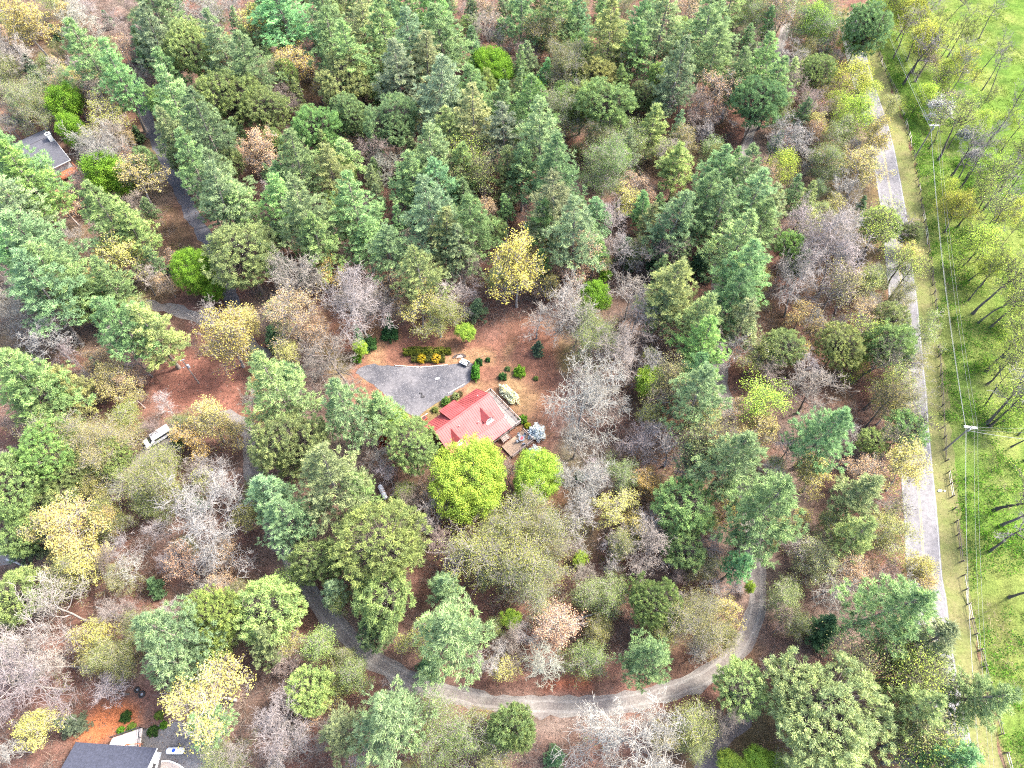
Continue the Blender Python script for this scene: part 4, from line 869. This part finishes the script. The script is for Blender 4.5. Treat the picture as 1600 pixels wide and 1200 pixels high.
# ------------------------------------------------------------------ gas tanks
tankw = plain('white tank paint', (.70, .70, .71), .4, .06, 1.5); bluep = plain('blue sticker', (.02, .08, .45), .5, .05); rust = plain('rusty streak paint', (.42, .34, .31), .6, .25, 2)
def gas_tank(u, v, rz, label, L=2.9, r=.5, disc=False):
    p = at(u, v, .7); t = empty('propane_tank', (p[0], p[1], 0), rz, label, 'gas tank')
    q = MB(); n = 8; pts, rr = [], []
    for k in range(n + 1): a = math.pi / 2 * k / n; pts.append((-L / 2 + r * (1 - math.sin(a)) * .8, 0, .72)); rr.append(max(.02, r * math.cos(a)))
    pts, rr = pts[::-1], rr[::-1]; pts2 = [(-p_[0], 0, .72) for p_ in pts[::-1]]
    pts = [(p_[0] , 0, .72) for p_ in sorted(pts, key=lambda s: s[0])]; rr = sorted(rr); q.tube(pts + pts2, rr + rr[::-1], 18); q.build('tank_body', tankw, t, smooth=True)
    q = MB(); q.tube([(0, 0, 1.2), (0, 0, 1.36)], .17, 12); q.build('valve_dome', tankw if not disc else bluep, t)
    for x in (-L * .3, L * .3): q = MB(); q.box((x, 0, .15), (.18, .8, .3)); q.build('foot', plain('concrete foot', (.3, .29, .28), .9, .1), t)
    if disc: q = MB(); q.tube([(-.1, 0, 1.215), (-.1, 0, 1.225)], .27, 18); q.build('emblem', bluep, t)
    else:
        for x in (-.35, .2): q = MB(); q.tube([(x - .09, 0, .72), (x + .09, 0, .72)], r + .006, 18); q.build('rusty_band', rust, t)
    return t
gas_tank(274, 1173, 0, 'clean white propane tank with a blue disc standing on the grey gravel yard', disc=True)
gas_tank(598, 769, math.radians(-62), 'rust-striped white propane tank half under green pines in the wood', 3.4, .48)
# ------------------------------------------------------------------ the white van
vanp = plain('white van paint', (.74, .74, .76), .3, .03, 1, spec=.6); tyre = plain('black tyre rubber', (.02, .02, .02), .9, .2)
vp = at(246, 683, .9); va = at(228, 694, .9) - at(262, 673, .9)
van = empty('white_van', (vp[0], vp[1], 0), math.atan2(va[1], va[0]), 'white van parked on the gravel spur, half hidden by a lime-yellow tree', 'van')
L, W = 5.5, 1.95
prof = [(-2.75, .45), (2.72, .45), (2.75, .95), (2.55, 1.12), (1.72, 1.28), (1.0, 1.95), (.6, 2.02), (-2.6, 2.0), (-2.75, 1.8)]
q = MB(); k = len(prof); vs = [(x, -W / 2 * (.9 if z > 1.4 else 1), z) for x, z in prof] + [(x, W / 2 * (.9 if z > 1.4 else 1), z) for x, z in prof]
q.add(vs, [tuple(range(k)), tuple(range(2 * k - 1, k - 1, -1))] + [(i, k + i, k + (i + 1) % k, (i + 1) % k) for i in range(k)]); q.build('body', vanp, van, bevel=.07)
q = MB(); q.add([(1.70, -.84, 1.33), (1.70, .84, 1.33), (1.06, .80, 1.93), (1.06, -.80, 1.93), (1.74, -.84, 1.36), (1.74, .84, 1.36), (1.10, .8, 1.96), (1.10, -.8, 1.96)], [(4, 5, 6, 7), (0, 3, 2, 1), (0, 1, 5, 4), (2, 3, 7, 6), (0, 4, 7, 3), (1, 2, 6, 5)]); q.build('windscreen', glass, van)
for s_ in (-1, 1):
    q = MB(); q.box((-.8, s_ * .955, 1.6), (3.0, .05, .42)); q.build('side_window', glass, van)
    q = MB(); q.box((1.15, s_ * 1.08, 1.35), (.12, .2, .18)); q.build('mirror', vanp, van)
    q = MB(); q.box((2.68, s_ * .7, .9), (.14, .36, .2)); q.build('headlight', plain('clear lamp plastic', (.6, .6, .62), .2, .05), van)
    for x in (-1.75, 1.75):
        q = MB(); q.tube([(x, s_ * .76, .36), (x, s_ * .98, .36)], .36, 18); wh = q.build('wheel', tyre, van); q = MB(); q.tube([(x, s_ * .975, .36), (x, s_ * .99, .36)], .2, 12); q.build('rim', slate, wh)
q = MB(); q.box((-.9, -.42, 2.045), (3.0, .05, .05)); q.box((-.9, .42, 2.045), (3.0, .05, .05)); q.build('roof_bar', slate, van)
# ------------------------------------------------------------------ yard things by the parking pad
p = at(726, 567, .4); uc = empty('garden_trailer', (p[0], p[1], 0), math.radians(-28), 'small white-sided garden trailer at the right end of the gravel pad', 'trailer')
q = MB(); q.box((0, 0, .5), (1.9, 1.15, .06)); q.build('bed', iron, uc); q = MB()
for s_ in (-1, 1): q.box((0, s_ * .58, .66), (1.9, .05, .3))
q.box((-.93, 0, .66), (.05, 1.1, .3)); q.build('side', whitep, uc); q = MB(); q.box((-.35, .1, .66), (.6, .7, .24)); q.box((.45, -.05, .63), (.5, .6, .2)); q.build('load', whitep, uc)
for s_ in (-1, 1): q = MB(); q.tube([(0, s_ * .62, .26), (0, s_ * .78, .26)], .26, 14); q.build('wheel', tyre, uc)
q = MB(); q.beam((.95, 0, .42), (2.0, 0, .35), .07); q.build('drawbar', iron, uc)
p = at(718, 558, .2); lp = empty('log_pen', (p[0], p[1], 0), math.radians(6), 'dark arched log pile behind the garden trailer', 'log pile')
q = MB(); rs_ = np.random.RandomState(5)
for a in range(9): th_ = math.pi * a / 8; x, y = 1.15 * math.cos(th_), .75 * math.sin(th_); q.tube([(x - .3, y, .18), (x + .3, y + .1, .2)], .13, 7)
q.build('log', darkw, lp); q = MB()
for a in range(5): q.tube([(-.8 + .1 * a, -.1 + .14 * a, .12), (.8 - .05 * a, -.05 + .16 * a, .14)], .09, 7)
q.build('pale_log', railw, lp)
p = at(683, 592); fb = empty('feed_bag', (p[0], p[1], 0), .2, 'white crumpled bag lying on the grey gravel pad', 'bag'); q = MB(); q.ball((0, 0, .1), (.42, .26, .14), 12, 7); q.ball((.3, .1, .1), (.25, .2, .12)); q.build('sack', whitep, fb, smooth=True); q = MB(); q.box((-.42, 0, .1), (.1, .2, .05)); q.build('knot', whitep, fb)
rockm = plain('dark grey rubble', (.05, .048, .05), .9, .3, 3)
for (u, v, r1, r2, a), lab in zip(((658, 616, .6, .34, 1.75), (661, 621, .46, .3, .5)), ('longer dark grey rubble heap on the grey gravel pad', 'shorter darker rubble heap on the grey gravel pad')):
    p = at(u, v); rk = empty('rubble_heap', (p[0], p[1], 0), a, lab, 'rubble', 'rubble heaps on the gravel pad'); q = MB(); rs_ = np.random.RandomState(u)
    for k in range(12): q.ball((rs_.uniform(-r1, r1) * .8, rs_.uniform(-r2, r2) * .7, .07), (rs_.uniform(.1, .2), rs_.uniform(.1, .18), .14), 7, 5)
    q.build('stones', rockm, rk)
# ------------------------------------------------------------------ shrubs
def shrub_mesh(seed, kind='leaf', h=1.0, n=60, per=60, leaf=.16, shape='dome'):
    rs = np.random.RandomState(seed); g = Geo(); C = []
    while len(C) < n:
        d = rand_dirs(rs, 1, .5)[0]; d[2] = abs(d[2]); q = rs.uniform(.5, 1) ** .5
        if shape == 'dome': p = d * [1, 1, h] * q * (1 + .15 * math.sin(3 * d[0] * 3 + seed))
        elif shape == 'ball': p = rand_dirs(rs, 1)[0] * .5 * q * [2, 2, h] + [0, 0, h * .5]
        else: p = np.array([rs.uniform(-1, 1), rs.uniform(-1, 1), rs.uniform(.1, 1) * h])
        C.append(p)
    C = np.array(C); c = np.repeat(C, per, 0) + rs.randn(n * per, 3) * .10; tn = np.clip(np.repeat(rs.uniform(.15, .85, n), per) + rs.randn(n * per) * .12, 0, 1)
    g.leaves(c, rand_dirs(rs, n * per, .7), rs.uniform(.6, 1.3, n * per) * leaf, tn, rs, .7)
    w = Geo(); w.wood([(0, 0, 0, *(p * .8), .03, .012) for p in C[::3]], 4, 0)
    return g.mesh('shrub_foliage'), w.mesh('shrub_stems')
SH = [shrub_mesh(1), shrub_mesh(2, n=70), shrub_mesh(3, shape='ball', n=80), shrub_mesh(4, shape='box', n=110)]
for a, b in SH: a.materials.append(leafM); b.materials.append(barkM)
def shrub(name, u, v, rx, color, label, ry=None, h=1.2, k=0, rz=0.0, cat='shrub', group=None, leaf=None):
    p = at(u, v, h * .5); e = empty(name, (p[0], p[1], 0), rz, label, cat, group); e.scale = (rx, ry or rx, h)
    link('stems', SH[k][1], barkM, e, (.12, .09, .07)); link('foliage', SH[k][0], leafM, e, color); return e
GR, DK, YL, WH = (.10, .20, .03), (.04, .10, .035), (.42, .32, .03), (.5, .52, .38)
shrub('yellow_shrub', 659, 560, .95, YL, 'left one of the two clipped yellow round bushes by the parking pad', h=1.5, k=2, group='yellow round bushes')
shrub('yellow_shrub', 682, 560, .98, (.46, .33, .04), 'right one of the two clipped yellow round bushes by the parking pad', h=1.5, k=2, group='yellow round bushes')
for (u, w_), lab in zip(((649, .8), (670, .85), (690, .7)), ('clipped dark box bush left of both yellow bushes', 'clipped dark box bush between the two yellow bushes', 'clipped dark box bush right of both yellow bushes')):
    shrub('box_bush', u, 560, w_, (.09, .10, .03), lab, ry=.8, h=1.0, k=3, group='clipped dark box bushes')
for (u, w_, r_), lab in zip(((645, 1.9, .85), (664, 1.6, .8), (683, 1.5, .75), (698, .9, .6)), ('olive hedge bush at the left end of the hedge row', 'olive hedge bush behind the left yellow bush', 'olive hedge bush behind the right yellow bush', 'small olive hedge bush at the right end of the hedge row')):
    shrub('hedge_bush', u, 549, w_, (.115, .135, .025), lab, ry=r_, h=1.3, k=3, group='hedge row behind the yellow bushes')
shrub('leafy_shrub', 743, 580, .95, (.07, .19, .03), 'tall bright green bush at the right corner of the gravel pad', ry=2.0, h=2.2, k=1)
shrub('leafy_shrub', 748, 565, .8, DK, 'dark green bush beside the garden trailer', h=1.6)
shrub('leafy_shrub', 785, 588, .9, DK, 'dark green small bush standing left of the bright round bush in the clearing', h=1.3)
shrub('leafy_shrub', 812, 580, 1.3, (.13, .24, .03), 'bright green round bush in the middle of the leaf-strewn clearing', h=1.7, k=1)
shrub('leafy_shrub', 793, 576, .6, (.10, .16, .06), 'small grey-green bush just above the dark bush in the clearing', h=.9)
shrub('leafy_shrub', 762, 562, .55, DK, 'tiny dark bush right of the garden trailer', h=.9)
shrub('leafy_shrub', 837, 591, .55, (.12, .17, .05), 'tiny faded bush at the right of the clearing', h=.7)
shrub('leafy_shrub', 816, 655, 1.0, (.10, .20, .03), 'green bush at the outer corner of the upper deck', h=1.5)
shrub('leafy_shrub', 824, 665, .7, (.26, .28, .03), 'yellowish low bush between the deck corner and the white azalea', h=.9)
shrub('white_bush', 795, 615, 1.25, (.60, .60, .40), 'long cream-flowering bush along the upper deck rail', ry=2.6, h=1.9, k=1, rz=math.radians(42), cat='flowering bush')
for (u, v, r_), lab in zip(((839, 675, 1.75), (836, 707, 1.45)), ('larger white-flowering azalea right of the tan deck', 'smaller white-flowering azalea below the larger one')):
    shrub('white_azalea', u, v, r_, (.60, .64, .64), lab, h=2.0, k=1, cat='flowering bush', group='white azaleas by the deck'); shrub_ = None
shrub('leafy_shrub', 697, 627, 1.0, (.10, .18, .04), 'green bush right of the entry stairs', h=1.4, k=1)
shrub('round_bush', 712, 619, .8, (.26, .30, .13), 'pale clipped ball bush by the house front', h=1.3, k=2)
shrub('round_bush', 719, 615, .6, (.17, .13, .07), 'brownish ball bush by the house front', h=1.0, k=2)
shrub('leafy_shrub', 679, 640, .7, (.13, .16, .05), 'faded small bush left of the entry stairs', h=.8)
shrub('red_maple', 600, 688, 1.0, (.36, .09, .06), 'red-leaved small maple left of the log house', h=2.2, k=1)
shrub('red_maple', 594, 700, .7, (.34, .13, .09), 'low red-leaved shrub just below the red maple', h=1.2)
shrub('leafy_shrub', 556, 560, 1.2, (.09, .20, .02), 'bright green low bush left of the bank above the gravel pad', h=1.2)
shrub('leafy_shrub', 576, 536, 1.8, (.05, .11, .035), 'dark laurel bush above the left end of the gravel pad', h=2.2, k=1)
shrub('leafy_shrub', 609, 520, 1.9, (.04, .095, .035), 'dark laurel bush right of the other laurel above the pad', h=2.4, k=1)
for i, (u, v, lab) in enumerate([(188, 1141, 'low bush at the left of the terrace rail'), (205, 1137, 'low bush right on the terrace corner'), (238, 1143, 'low green bush in the grey yard'), (255, 1133, 'dark little bush above the grey yard'), (248, 1118, 'dark bush in the litter above the grey yard'), (196, 1120, 'small bush on the orange clay bank')]):
    shrub('leafy_shrub', u, v, .6 + .15 * (i % 3), ((.09, .19, .025), (.10, .15, .03), (.035, .07, .02))[i % 3], lab, h=.7, k=i % 2)
# ------------------------------------------------------------------ poles, wires, fence
polew = plain('grey weathered pole wood', (.24, .21, .185), .85, .2, 1, stretch=(4, 4, .4)); armw = plain('pale bleached crossarm', (.50, .48, .45), .8, .1, 2); wire = plain('pale aluminium wire', (.24, .24, .24), .4, .1, 1); grey_metal = plain('galvanised grey metal', (.42, .43, .45), .5, .1, 1)
POLES = []
def utility_pole(u, v, h, ang, label, top=None):
    p = at(u, v); e = empty('utility_pole', (p[0], p[1], 0), ang, label, 'utility pole', 'roadside utility poles'); lean = np.zeros(2)
    q = MB(); q.tube([(0, 0, 0), (0, 0, h * .5), (0, 0, h)], [.19, .16, .12], 10); q.build('pole', polew, e)
    q = MB(); q.box((0, .14, h - .45), (2.5, .13, .16)); q.box((0, -.14, h - .45), (2.5, .13, .16)); a = q.build('crossarm', armw, e)
    for x in (-1.1, -.45, .45, 1.1): q = MB(); q.tube([(x, 0, h - .37), (x, 0, h - .12)], [.07, .045], 8); q.build('insulator', grey_metal, a)
    q = MB(); q.tube([(.27, .1, h - 1.9), (.27, .1, h - 1.1)], .2, 12); q.build('transformer', grey_metal, e)
    q = MB(); q.beam((-.05, 0, h - 1.2), (-.8, 0, h - .5), .05); q.beam((.05, 0, h - 1.2), (.8, 0, h - .5), .05); q.build('brace', armw, e)
    POLES.append((np.array([p[0], p[1], h]), ang)); return e
utility_pole(1431, 243, 10.0, 0.0, 'upper utility pole with a pale crossarm among roadside trees')
utility_pole(1475, 703, 10.0, math.radians(-8), 'lower utility pole with a pale crossarm beside the green vines')
def arm(i, x, dz=-.1):
    p, a = POLES[i]; return p + np.array([x * math.cos(a), x * math.sin(a), dz])
def cable(a, b, sag, r, name, label, group='overhead wires'):
    a, b = np.array(a, float), np.array(b, float); q = MB(); q.tube([a + (b - a) * t - np.array([0, 0, sag * 4 * t * (1 - t)]) for t in np.linspace(0, 1, 25)], r, 5)
    return tag(q.build(name, wire), label, 'overhead wire', group)
p0 = np.array([*at(1335, 8)[:2], 9.0]); p9 = at(1537, 1260, 9)
cable(p0, arm(0, -.15, -1.7), .9, .034, 'thick_cable', 'thick pale cable running from the upper utility pole up the road'); cable(arm(0, -.15, -1.7), arm(1, -.15, -1.7), 1.6, .034, 'thick_cable', 'thick pale cable between the two utility poles')
cable(arm(1, -.15, -1.7), p9, 1.6, .03, 'thick_cable', 'thin lower cable running down the road from the lower utility pole')
for j, x in enumerate((-1.1, .45, 1.1)):
    nm = ('left', 'middle', 'right')[j]
    cable(p0 + [x, 0, 1.5], arm(0, x), .7, .013, 'overhead_wire', f'{nm} thin wire of the three above the upper utility pole'); cable(arm(0, x), arm(1, x), 1.3, .013, 'overhead_wire', f'{nm} thin wire of the three between the two poles'); cable(arm(1, x), p9 + [x, 0, 1.5], 1.3, .013, 'overhead_wire', f'{nm} thin wire of the three below the lower utility pole')
for j, (dz, v2, nm) in enumerate(((-1.7, 690, 'lowest'), (-1.2, 676, 'middle'), (-.1, 668, 'topmost'))):
    cable(arm(1, .3 if j < 2 else 1.1, dz), at(1640, v2, 7.0), .4, .035 if j == 0 else .013, 'field_wire', f'{nm} of the wires running right over the field from the lower pole')
p = at(311, 599); e = empty('utility_pole', (p[0], p[1], 0), .5, 'slim service pole with a grey transformer in the red leaf litter', 'utility pole'); h = 9.0
q = MB(); q.tube([(0, 0, 0), (0, 0, h)], [.15, .1], 10); q.build('pole', polew, e); q = MB(); q.box((0, .1, h - .25), (.9, .1, .12)); q.build('crossarm', armw, e)
for x in (-.32, .32): q = MB(); q.tube([(x, 0, h - .2), (x, 0, h)], [.08, .05], 8); q.build('insulator', grey_metal, e)
q = MB(); q.tube([(.3, 0, h - 3.0), (.3, 0, h - 2.1)], .25, 12); q.build('transformer', grey_metal, e); q = MB(); q.box((-.4, 0, h - 2.4), (.5, .06, .06)); q.ball((-.66, 0, h - 2.4), .14, 8, 6); q.build('lamp_arm', grey_metal, e)
# rail fence: a post every 2.5 m or so, one or two rails, some fallen
fenw = plain('old grey fence wood', (.13, .105, .09), .9, .3, 2); palef = plain('bleached fence rail', (.42, .38, .33), .85, .15, 2)
f_ = empty('rail_fence', (*FENCE_LINE[0], 0), 0, 'long old wooden rail fence between the mown verge and the green vines', 'fence'); o_ = np.array([*FENCE_LINE[0], 0]); rs_ = np.random.RandomState(3)
s_ = np.concatenate([[0], np.cumsum(np.linalg.norm(np.diff(FENCE_LINE, axis=0), axis=1))]); pts = [np.array([np.interp(t, s_, FENCE_LINE[:, 0]), np.interp(t, s_, FENCE_LINE[:, 1]), 0]) for t in np.arange(0, s_[-1], 2.6)]
for i, p in enumerate(pts):
    q = MB(); q.beam(p - o_, p - o_ + [rs_.randn() * .06, rs_.randn() * .06, rs_.uniform(1.2, 1.5)], .17); q.build('post', fenw, f_)
    if i and rs_.rand() < .8:
        q = MB(); a, b = pts[i - 1] - o_, p - o_; drop = rs_.rand() < .15
        for z in ((.55, 1.1) if rs_.rand() < .8 else (.95,)): q.beam(a + [0, 0, z], b + [0, 0, .1 if drop else z + rs_.randn() * .04], .06, .13)
        q.build('rail', palef if rs_.rand() < .3 else fenw, f_)
# ------------------------------------------------------------------ A-frame shelter, logs, tyres and bits
darkroof = plain('dark tarred felt', (.035, .037, .042), .9, .25, 2); redpost = plain('faded red paint', (.42, .12, .07), .7, .2, 2)
a, b, c = at(261, 416, 2.6), at(252, 434, .3), at(277, 431, .3)
e = empty('a_frame_shelter', (a[0], a[1], 0), 0, 'dark triangular A-frame shelter with a faded red pole behind the round lime tree', 'shelter'); o = np.array([a[0], a[1], 0])
back = np.array([a[0] - .3, a[1] + 3.4, 1.2]); tri = [a - o, b - o, c - o]; q = MB(); q.add([*tri, *(np.array(tri) + [0, .08, 0])], [(0, 1, 2), (3, 5, 4), (0, 3, 4, 1), (1, 4, 5, 2), (2, 5, 3, 0)]); q.build('front', darkroof, e)
q = MB(); q.sheet([a - o, back - o, b - o + [0, 2.2, 0], b - o], .05); q.sheet([a - o, c - o, c - o + [0, 2.2, 0], back - o], .05); q.build('cover', plain('brown slatted cover', (.14, .085, .065), .85, .3, 4, stretch=(6, 1, 1)), e)
q = MB(); q.beam(tri[0], tri[1], .12); q.beam(tri[0], tri[2], .12); q.beam(tri[1], tri[2], .12); q.build('frame_pole', railw, e); q = MB(); q.beam(a - o + [0, 0, .05], np.array([.25, 5.2, 2.2]), .16, .12); q.build('ridge_pole', redpost, e)
def log(u, v, u2, v2, r, mat, label, cat='log', z=.0):
    a, b = at(u, v, r), at(u2, v2, r); e = empty('fallen_log', (a[0], a[1], 0), 0, label, cat, 'logs and branches on the ground'); o = np.array([a[0], a[1], 0]); d = b - a; n = np.array([-d[1], d[0], 0]); n /= np.linalg.norm(n) + 1e-9
    q = MB(); q.tube([a - o, a - o + d * .35 + n * .06 * np.linalg.norm(d) * .4, a - o + d * .7 - n * .03, b - o], [r, r * .92, r * .8, r * .6], 8); q.build('stem', mat, e)
    q = MB(); q.tube([a - o + d * .6, a - o + d * .72 + n * r * 3 + [0, 0, r * 2]], [r * .5, r * .2], 6); q.build('stub', mat, e); return e
whitebark = plain('bleached bark', (.42, .39, .36), .85, .15, 2); brownbark = plain('brown bark', (.14, .095, .07), .9, .3, 2)
log(1134, 1011, 1157, 976, .3, brownbark, 'thick brown log lying along the edge of the gravel loop')
log(900, 970, 948, 952, .16, whitebark, 'pale dead limb in the wood above the orange budding tree'); log(614, 791, 629, 804, .18, whitebark, 'pale log just below the striped propane tank'); log(378, 667, 391, 673, .16, whitebark, 'pale short log on the gravel junction')
log(60, 1128, 106, 1122, .17, whitebark, 'curved bleached limb left of the orange clay bank'); log(658, 816, 678, 798, .13, brownbark, 'dark pole leaning in litter left of the big lime tree'); log(560, 992, 578, 992, .12, whitebark, 'thin pale stick inside the left arm of the gravel loop'); log(10, 874, 54, 892, .2, whitebark, 'bleached log at the left edge below the tufted pines')
log(150, 948, 182, 966, .13, whitebark, 'pale broken branch above the large blue-green pine'); log(880, 554, 905, 548, .1, brownbark, 'thin dark branch across the top right of the clearing')
def junk_tyre(u, v, label, r=.38):
    p = at(u, v); e = empty('old_tyre', (p[0], p[1], 0), 0, label, 'tyre', 'old tyres in the litter'); q = MB(); n = 20
    ring = [(r * math.cos(2 * math.pi * k / n), r * math.sin(2 * math.pi * k / n), .12) for k in range(n + 1)]; q.tube(ring, .13, 8); q.build('tread', tyre, e); q = MB(); q.tube([(0, 0, .05), (0, 0, .12)], r * .5, 14); q.build('rim', slate, e)
junk_tyre(215, 1078, 'black old tyre lying upper left of the scrap wheel'); junk_tyre(222, 1085, 'black scrap wheel with pale hub beside the trunk', .46)
p = at(1468, 767); e = empty('verge_stone', (p[0], p[1], 0), .3, 'small white stone on the mown verge beside the road', 'stone'); q = MB(); q.ball((0, 0, .12), (.5, .28, .2), 9, 6); q.build('rock', whitep, e); q = MB(); q.ball((.9, -.3, .08), (.22, .18, .12), 8, 5); q.build('chip', whitep, e)
p = at(663, 654, .3); e = empty('red_planter', (p[0], p[1], 0), HA, 'red square planter box by the lower left front of the log house', 'planter'); q = MB(); q.box((0, 0, .3), (1.0, .8, .6), taper=1.1); q.build('tub', plain('red planter paint', (.45, .06, .04), .6, .15), e); q = MB(); q.box((0, 0, .58), (.85, .66, .06)); q.build('soil', plain('dark potting soil', (.06, .03, .025), .9, .2), e)
def edging(u, v, u2, v2, label):
    a, b = at(u, v, .08), at(u2, v2, .08); e = empty('landscape_timber', (a[0], a[1], 0), 0, label, 'timber edging', 'timber edging of the gravel pad'); o = np.array([a[0], a[1], 0]); q = MB(); n = 6
    for k in range(n): q.beam(a - o + (b - a) * (k + .03) / n, a - o + (b - a) * (k + .97) / n, .16, .16)
    q.build('beam', palef, e); q = MB(); q.box((0, 0, .15), (.12, .12, .3)); q.build('stake', railw, e)
edging(617, 571, 655, 574, 'pale timber edging along the top left of the gravel pad'); edging(656, 574, 700, 570, 'pale timber edging below the yellow round bushes'); edging(645, 662, 668, 646, 'pale timber edging left of the red planter'); edging(700, 615, 726, 600, 'pale timber edging between the pad and the house front')
# ------------------------------------------------------------------ uncountable ground cover
def stuff(name, g, mats, color, label):
    me = g.mesh(name); o = link(name, me, mats, None, color); o['kind'] = 'stuff'; o['label'] = label; return o
def scatter(n, seed, inside):
    rs = np.random.RandomState(seed); Pt = np.column_stack([rs.uniform(-180, 180, n), rs.uniform(-2, 240, n)]); Pt = Pt[inside(Pt)]; return Pt[in_view(Pt, 60, .5)], rs
def scrub(name, n, seed, color, dens, hgt, label, w=(.045, .085), k=16):
    Pt, rs = scatter(n, seed, lambda q: (keep_out(q) > 1.2) & (fbm(q[:, 0], q[:, 1], 11, seed) > dens)); g = Geo(); m_ = len(Pt)
    for hq in HOUSES_AT: Pt = Pt[np.hypot(Pt[:, 0] - hq[0], Pt[:, 1] - hq[1]) > 9]
    m_ = len(Pt); c = np.repeat(np.column_stack([Pt, np.zeros(m_)]), k, 0); c[:, :2] += rs.randn(m_ * k, 2) * .55; c[:, 2] = rs.uniform(0, .7, m_ * k)
    g.blades(c, unit(rs.randn(m_ * k, 3) * [1, 1, .5] + [0, 0, .55]), rs.uniform(.5, 1.0, m_ * k) * hgt, rs.uniform(*w, m_ * k), np.clip(np.repeat(rs.rand(m_), k) + rs.randn(m_ * k) * .1, 0, 1), rs)
    return stuff(name, g, budM, color, label)
scrub('brushwood', 20000, 31, (.155, .13, .115), .22, 2.4, 'pale leafless brush under the trees', k=24)
scrub('undergrowth', 6000, 32, (.17, .12, .095), .40, 1.3, 'brown twiggy undergrowth on the forest floor', k=18)
Pt, rs = scatter(2600, 33, lambda q: (keep_out(q) > 1.0) & (fbm(q[:, 0], q[:, 1], 16, 33) > .5)); g = Geo(); k = 46; m_ = len(Pt)
c = np.repeat(np.column_stack([Pt, np.full(m_, .5)]), k, 0) + rs.randn(m_ * k, 3) * [.6, .6, .3]; g.leaves(c, rand_dirs(rs, m_ * k, .8), rs.uniform(.1, .26, m_ * k), np.clip(np.repeat(rs.rand(m_), k) + rs.randn(m_ * k) * .12, 0, 1), rs)
stuff('low_greenery', g, leafM, (.12, .145, .04), 'olive green low growth on the forest floor')
def litter(n, seed, color, size, label, name):
    Pt, rs = scatter(n, seed, lambda q: (keep_out(q) > -9) & (np.minimum(line_dist(q, LOOP) - 1.1, -poly_dist(q, PAD) - .3) > rs0.exponential(.4, len(q))) & (poly_dist(q, FENCE_POLY) < 0)); m_ = len(Pt); g = Geo()
    g.leaves(np.column_stack([Pt, rs.uniform(.03, .14, m_)]), rand_dirs(rs, m_, 1.2), rs.uniform(.5, 1.3, m_) * size, rs.rand(m_), rs); stuff(name, g, budM, color, label)
rs0 = np.random.RandomState(77); FENCE_POLY = np.vstack([ROAD_EDGE + [-7, 0], [[260, -20], [330, 420]]])
litter(90000, 41, (.125, .082, .064), .30, 'rust coloured fallen leaves on the forest floor', 'fallen_leaves'); litter(50000, 42, (.165, .135, .115), .28, 'pale faded fallen leaves on the forest floor', 'faded_leaves')
# vines and brambles beyond the fence, and the meadow
def beyond(q): return poly_dist(q, FIELD)
Pt, rs = scatter(60000, 51, lambda q: True | (q[:, 0] > 0)); d = beyond(Pt); nz = fbm(Pt[:, 0], Pt[:, 1], 7, 61); Pt = Pt[(d > .4) & (d < 26) & (nz > .43 + np.clip((d - 6) / 90, 0, .2))]
def cover(Pt, k, spread, hz, leaf, color, name, label, seed):
    rs = np.random.RandomState(seed); m_ = len(Pt); g = Geo(); c = np.repeat(np.column_stack([Pt, np.full(m_, hz)]), k, 0) + rs.randn(m_ * k, 3) * spread; c[:, 2] = np.abs(c[:, 2])
    g.leaves(c, rand_dirs(rs, m_ * k, .9), rs.uniform(.6, 1.3, m_ * k) * leaf, np.clip(np.repeat(rs.rand(m_), k) + rs.randn(m_ * k) * .14, 0, 1), rs, .75); stuff(name, g, leafM, color, label)
sel = rs.rand(len(Pt)) < .58
cover(Pt[sel], 26, [.5, .5, .35], .5, .30, (.08, .18, .022), 'vine_cover', 'bright green vines smothering the ground beyond the fence', 1)
cover(Pt[~sel], 26, [.6, .6, .55], .8, .28, (.045, .095, .022), 'bramble_cover', 'darker green brambles among the vines', 2)
Pt, rs = scatter(40000, 52, lambda q: (q[:, 0] > 20)); d = beyond(Pt); nz = fbm(Pt[:, 0], Pt[:, 1], 6, 62); sc = Pt[(d > 1) & (d < 24) & (nz < .43)]; g = Geo(); k = 12; m_ = len(sc)
c = np.repeat(np.column_stack([sc, np.full(m_, .2)]), k, 0) + rs.randn(m_ * k, 3) * [.5, .5, .1]; g.blades(c, unit(rs.randn(m_ * k, 3) + [0, 0, .5]), rs.uniform(.5, 1.4, m_ * k), rs.uniform(.03, .06, m_ * k), rs.rand(m_ * k), rs); stuff('dead_brambles', g, budM, (.25, .20, .14), 'dry brown bramble stems beyond the fence')
tuft = Pt[(d > 22) & (fbm(Pt[:, 0], Pt[:, 1], 9, 63) > .5)]; cover(tuft, 16, [.5, .5, .12], .15, .26, (.085, .135, .025), 'meadow_grass', 'tufty green grass of the meadow', 3)
Pt, rs = scatter(60000, 53, lambda q: (q[:, 0] > 20)); d = beyond(Pt); vg = Pt[(d < -.1) & (d > -3.6)]; g = Geo(); k = 5; m_ = len(vg); c = np.repeat(np.column_stack([vg, np.zeros(m_)]), k, 0) + rs.randn(m_ * k, 3) * [.3, .3, 0]
vd = np.interp(c[:, 1], ROAD_EDGE[::-1, 1], ROAD_EDGE[::-1, 0]); ok = c[:, 0] > vd + .35; c = c[ok]; n = len(c); g.blades(c, unit(rs.randn(n, 3) * [.7, .7, .3] + [0, 0, .7]), rs.uniform(.15, .4, n), rs.uniform(.05, .1, n), rs.rand(n), rs); stuff('verge_grass', g, leafM, (.21, .20, .075), 'dry mown grass of the road verge')
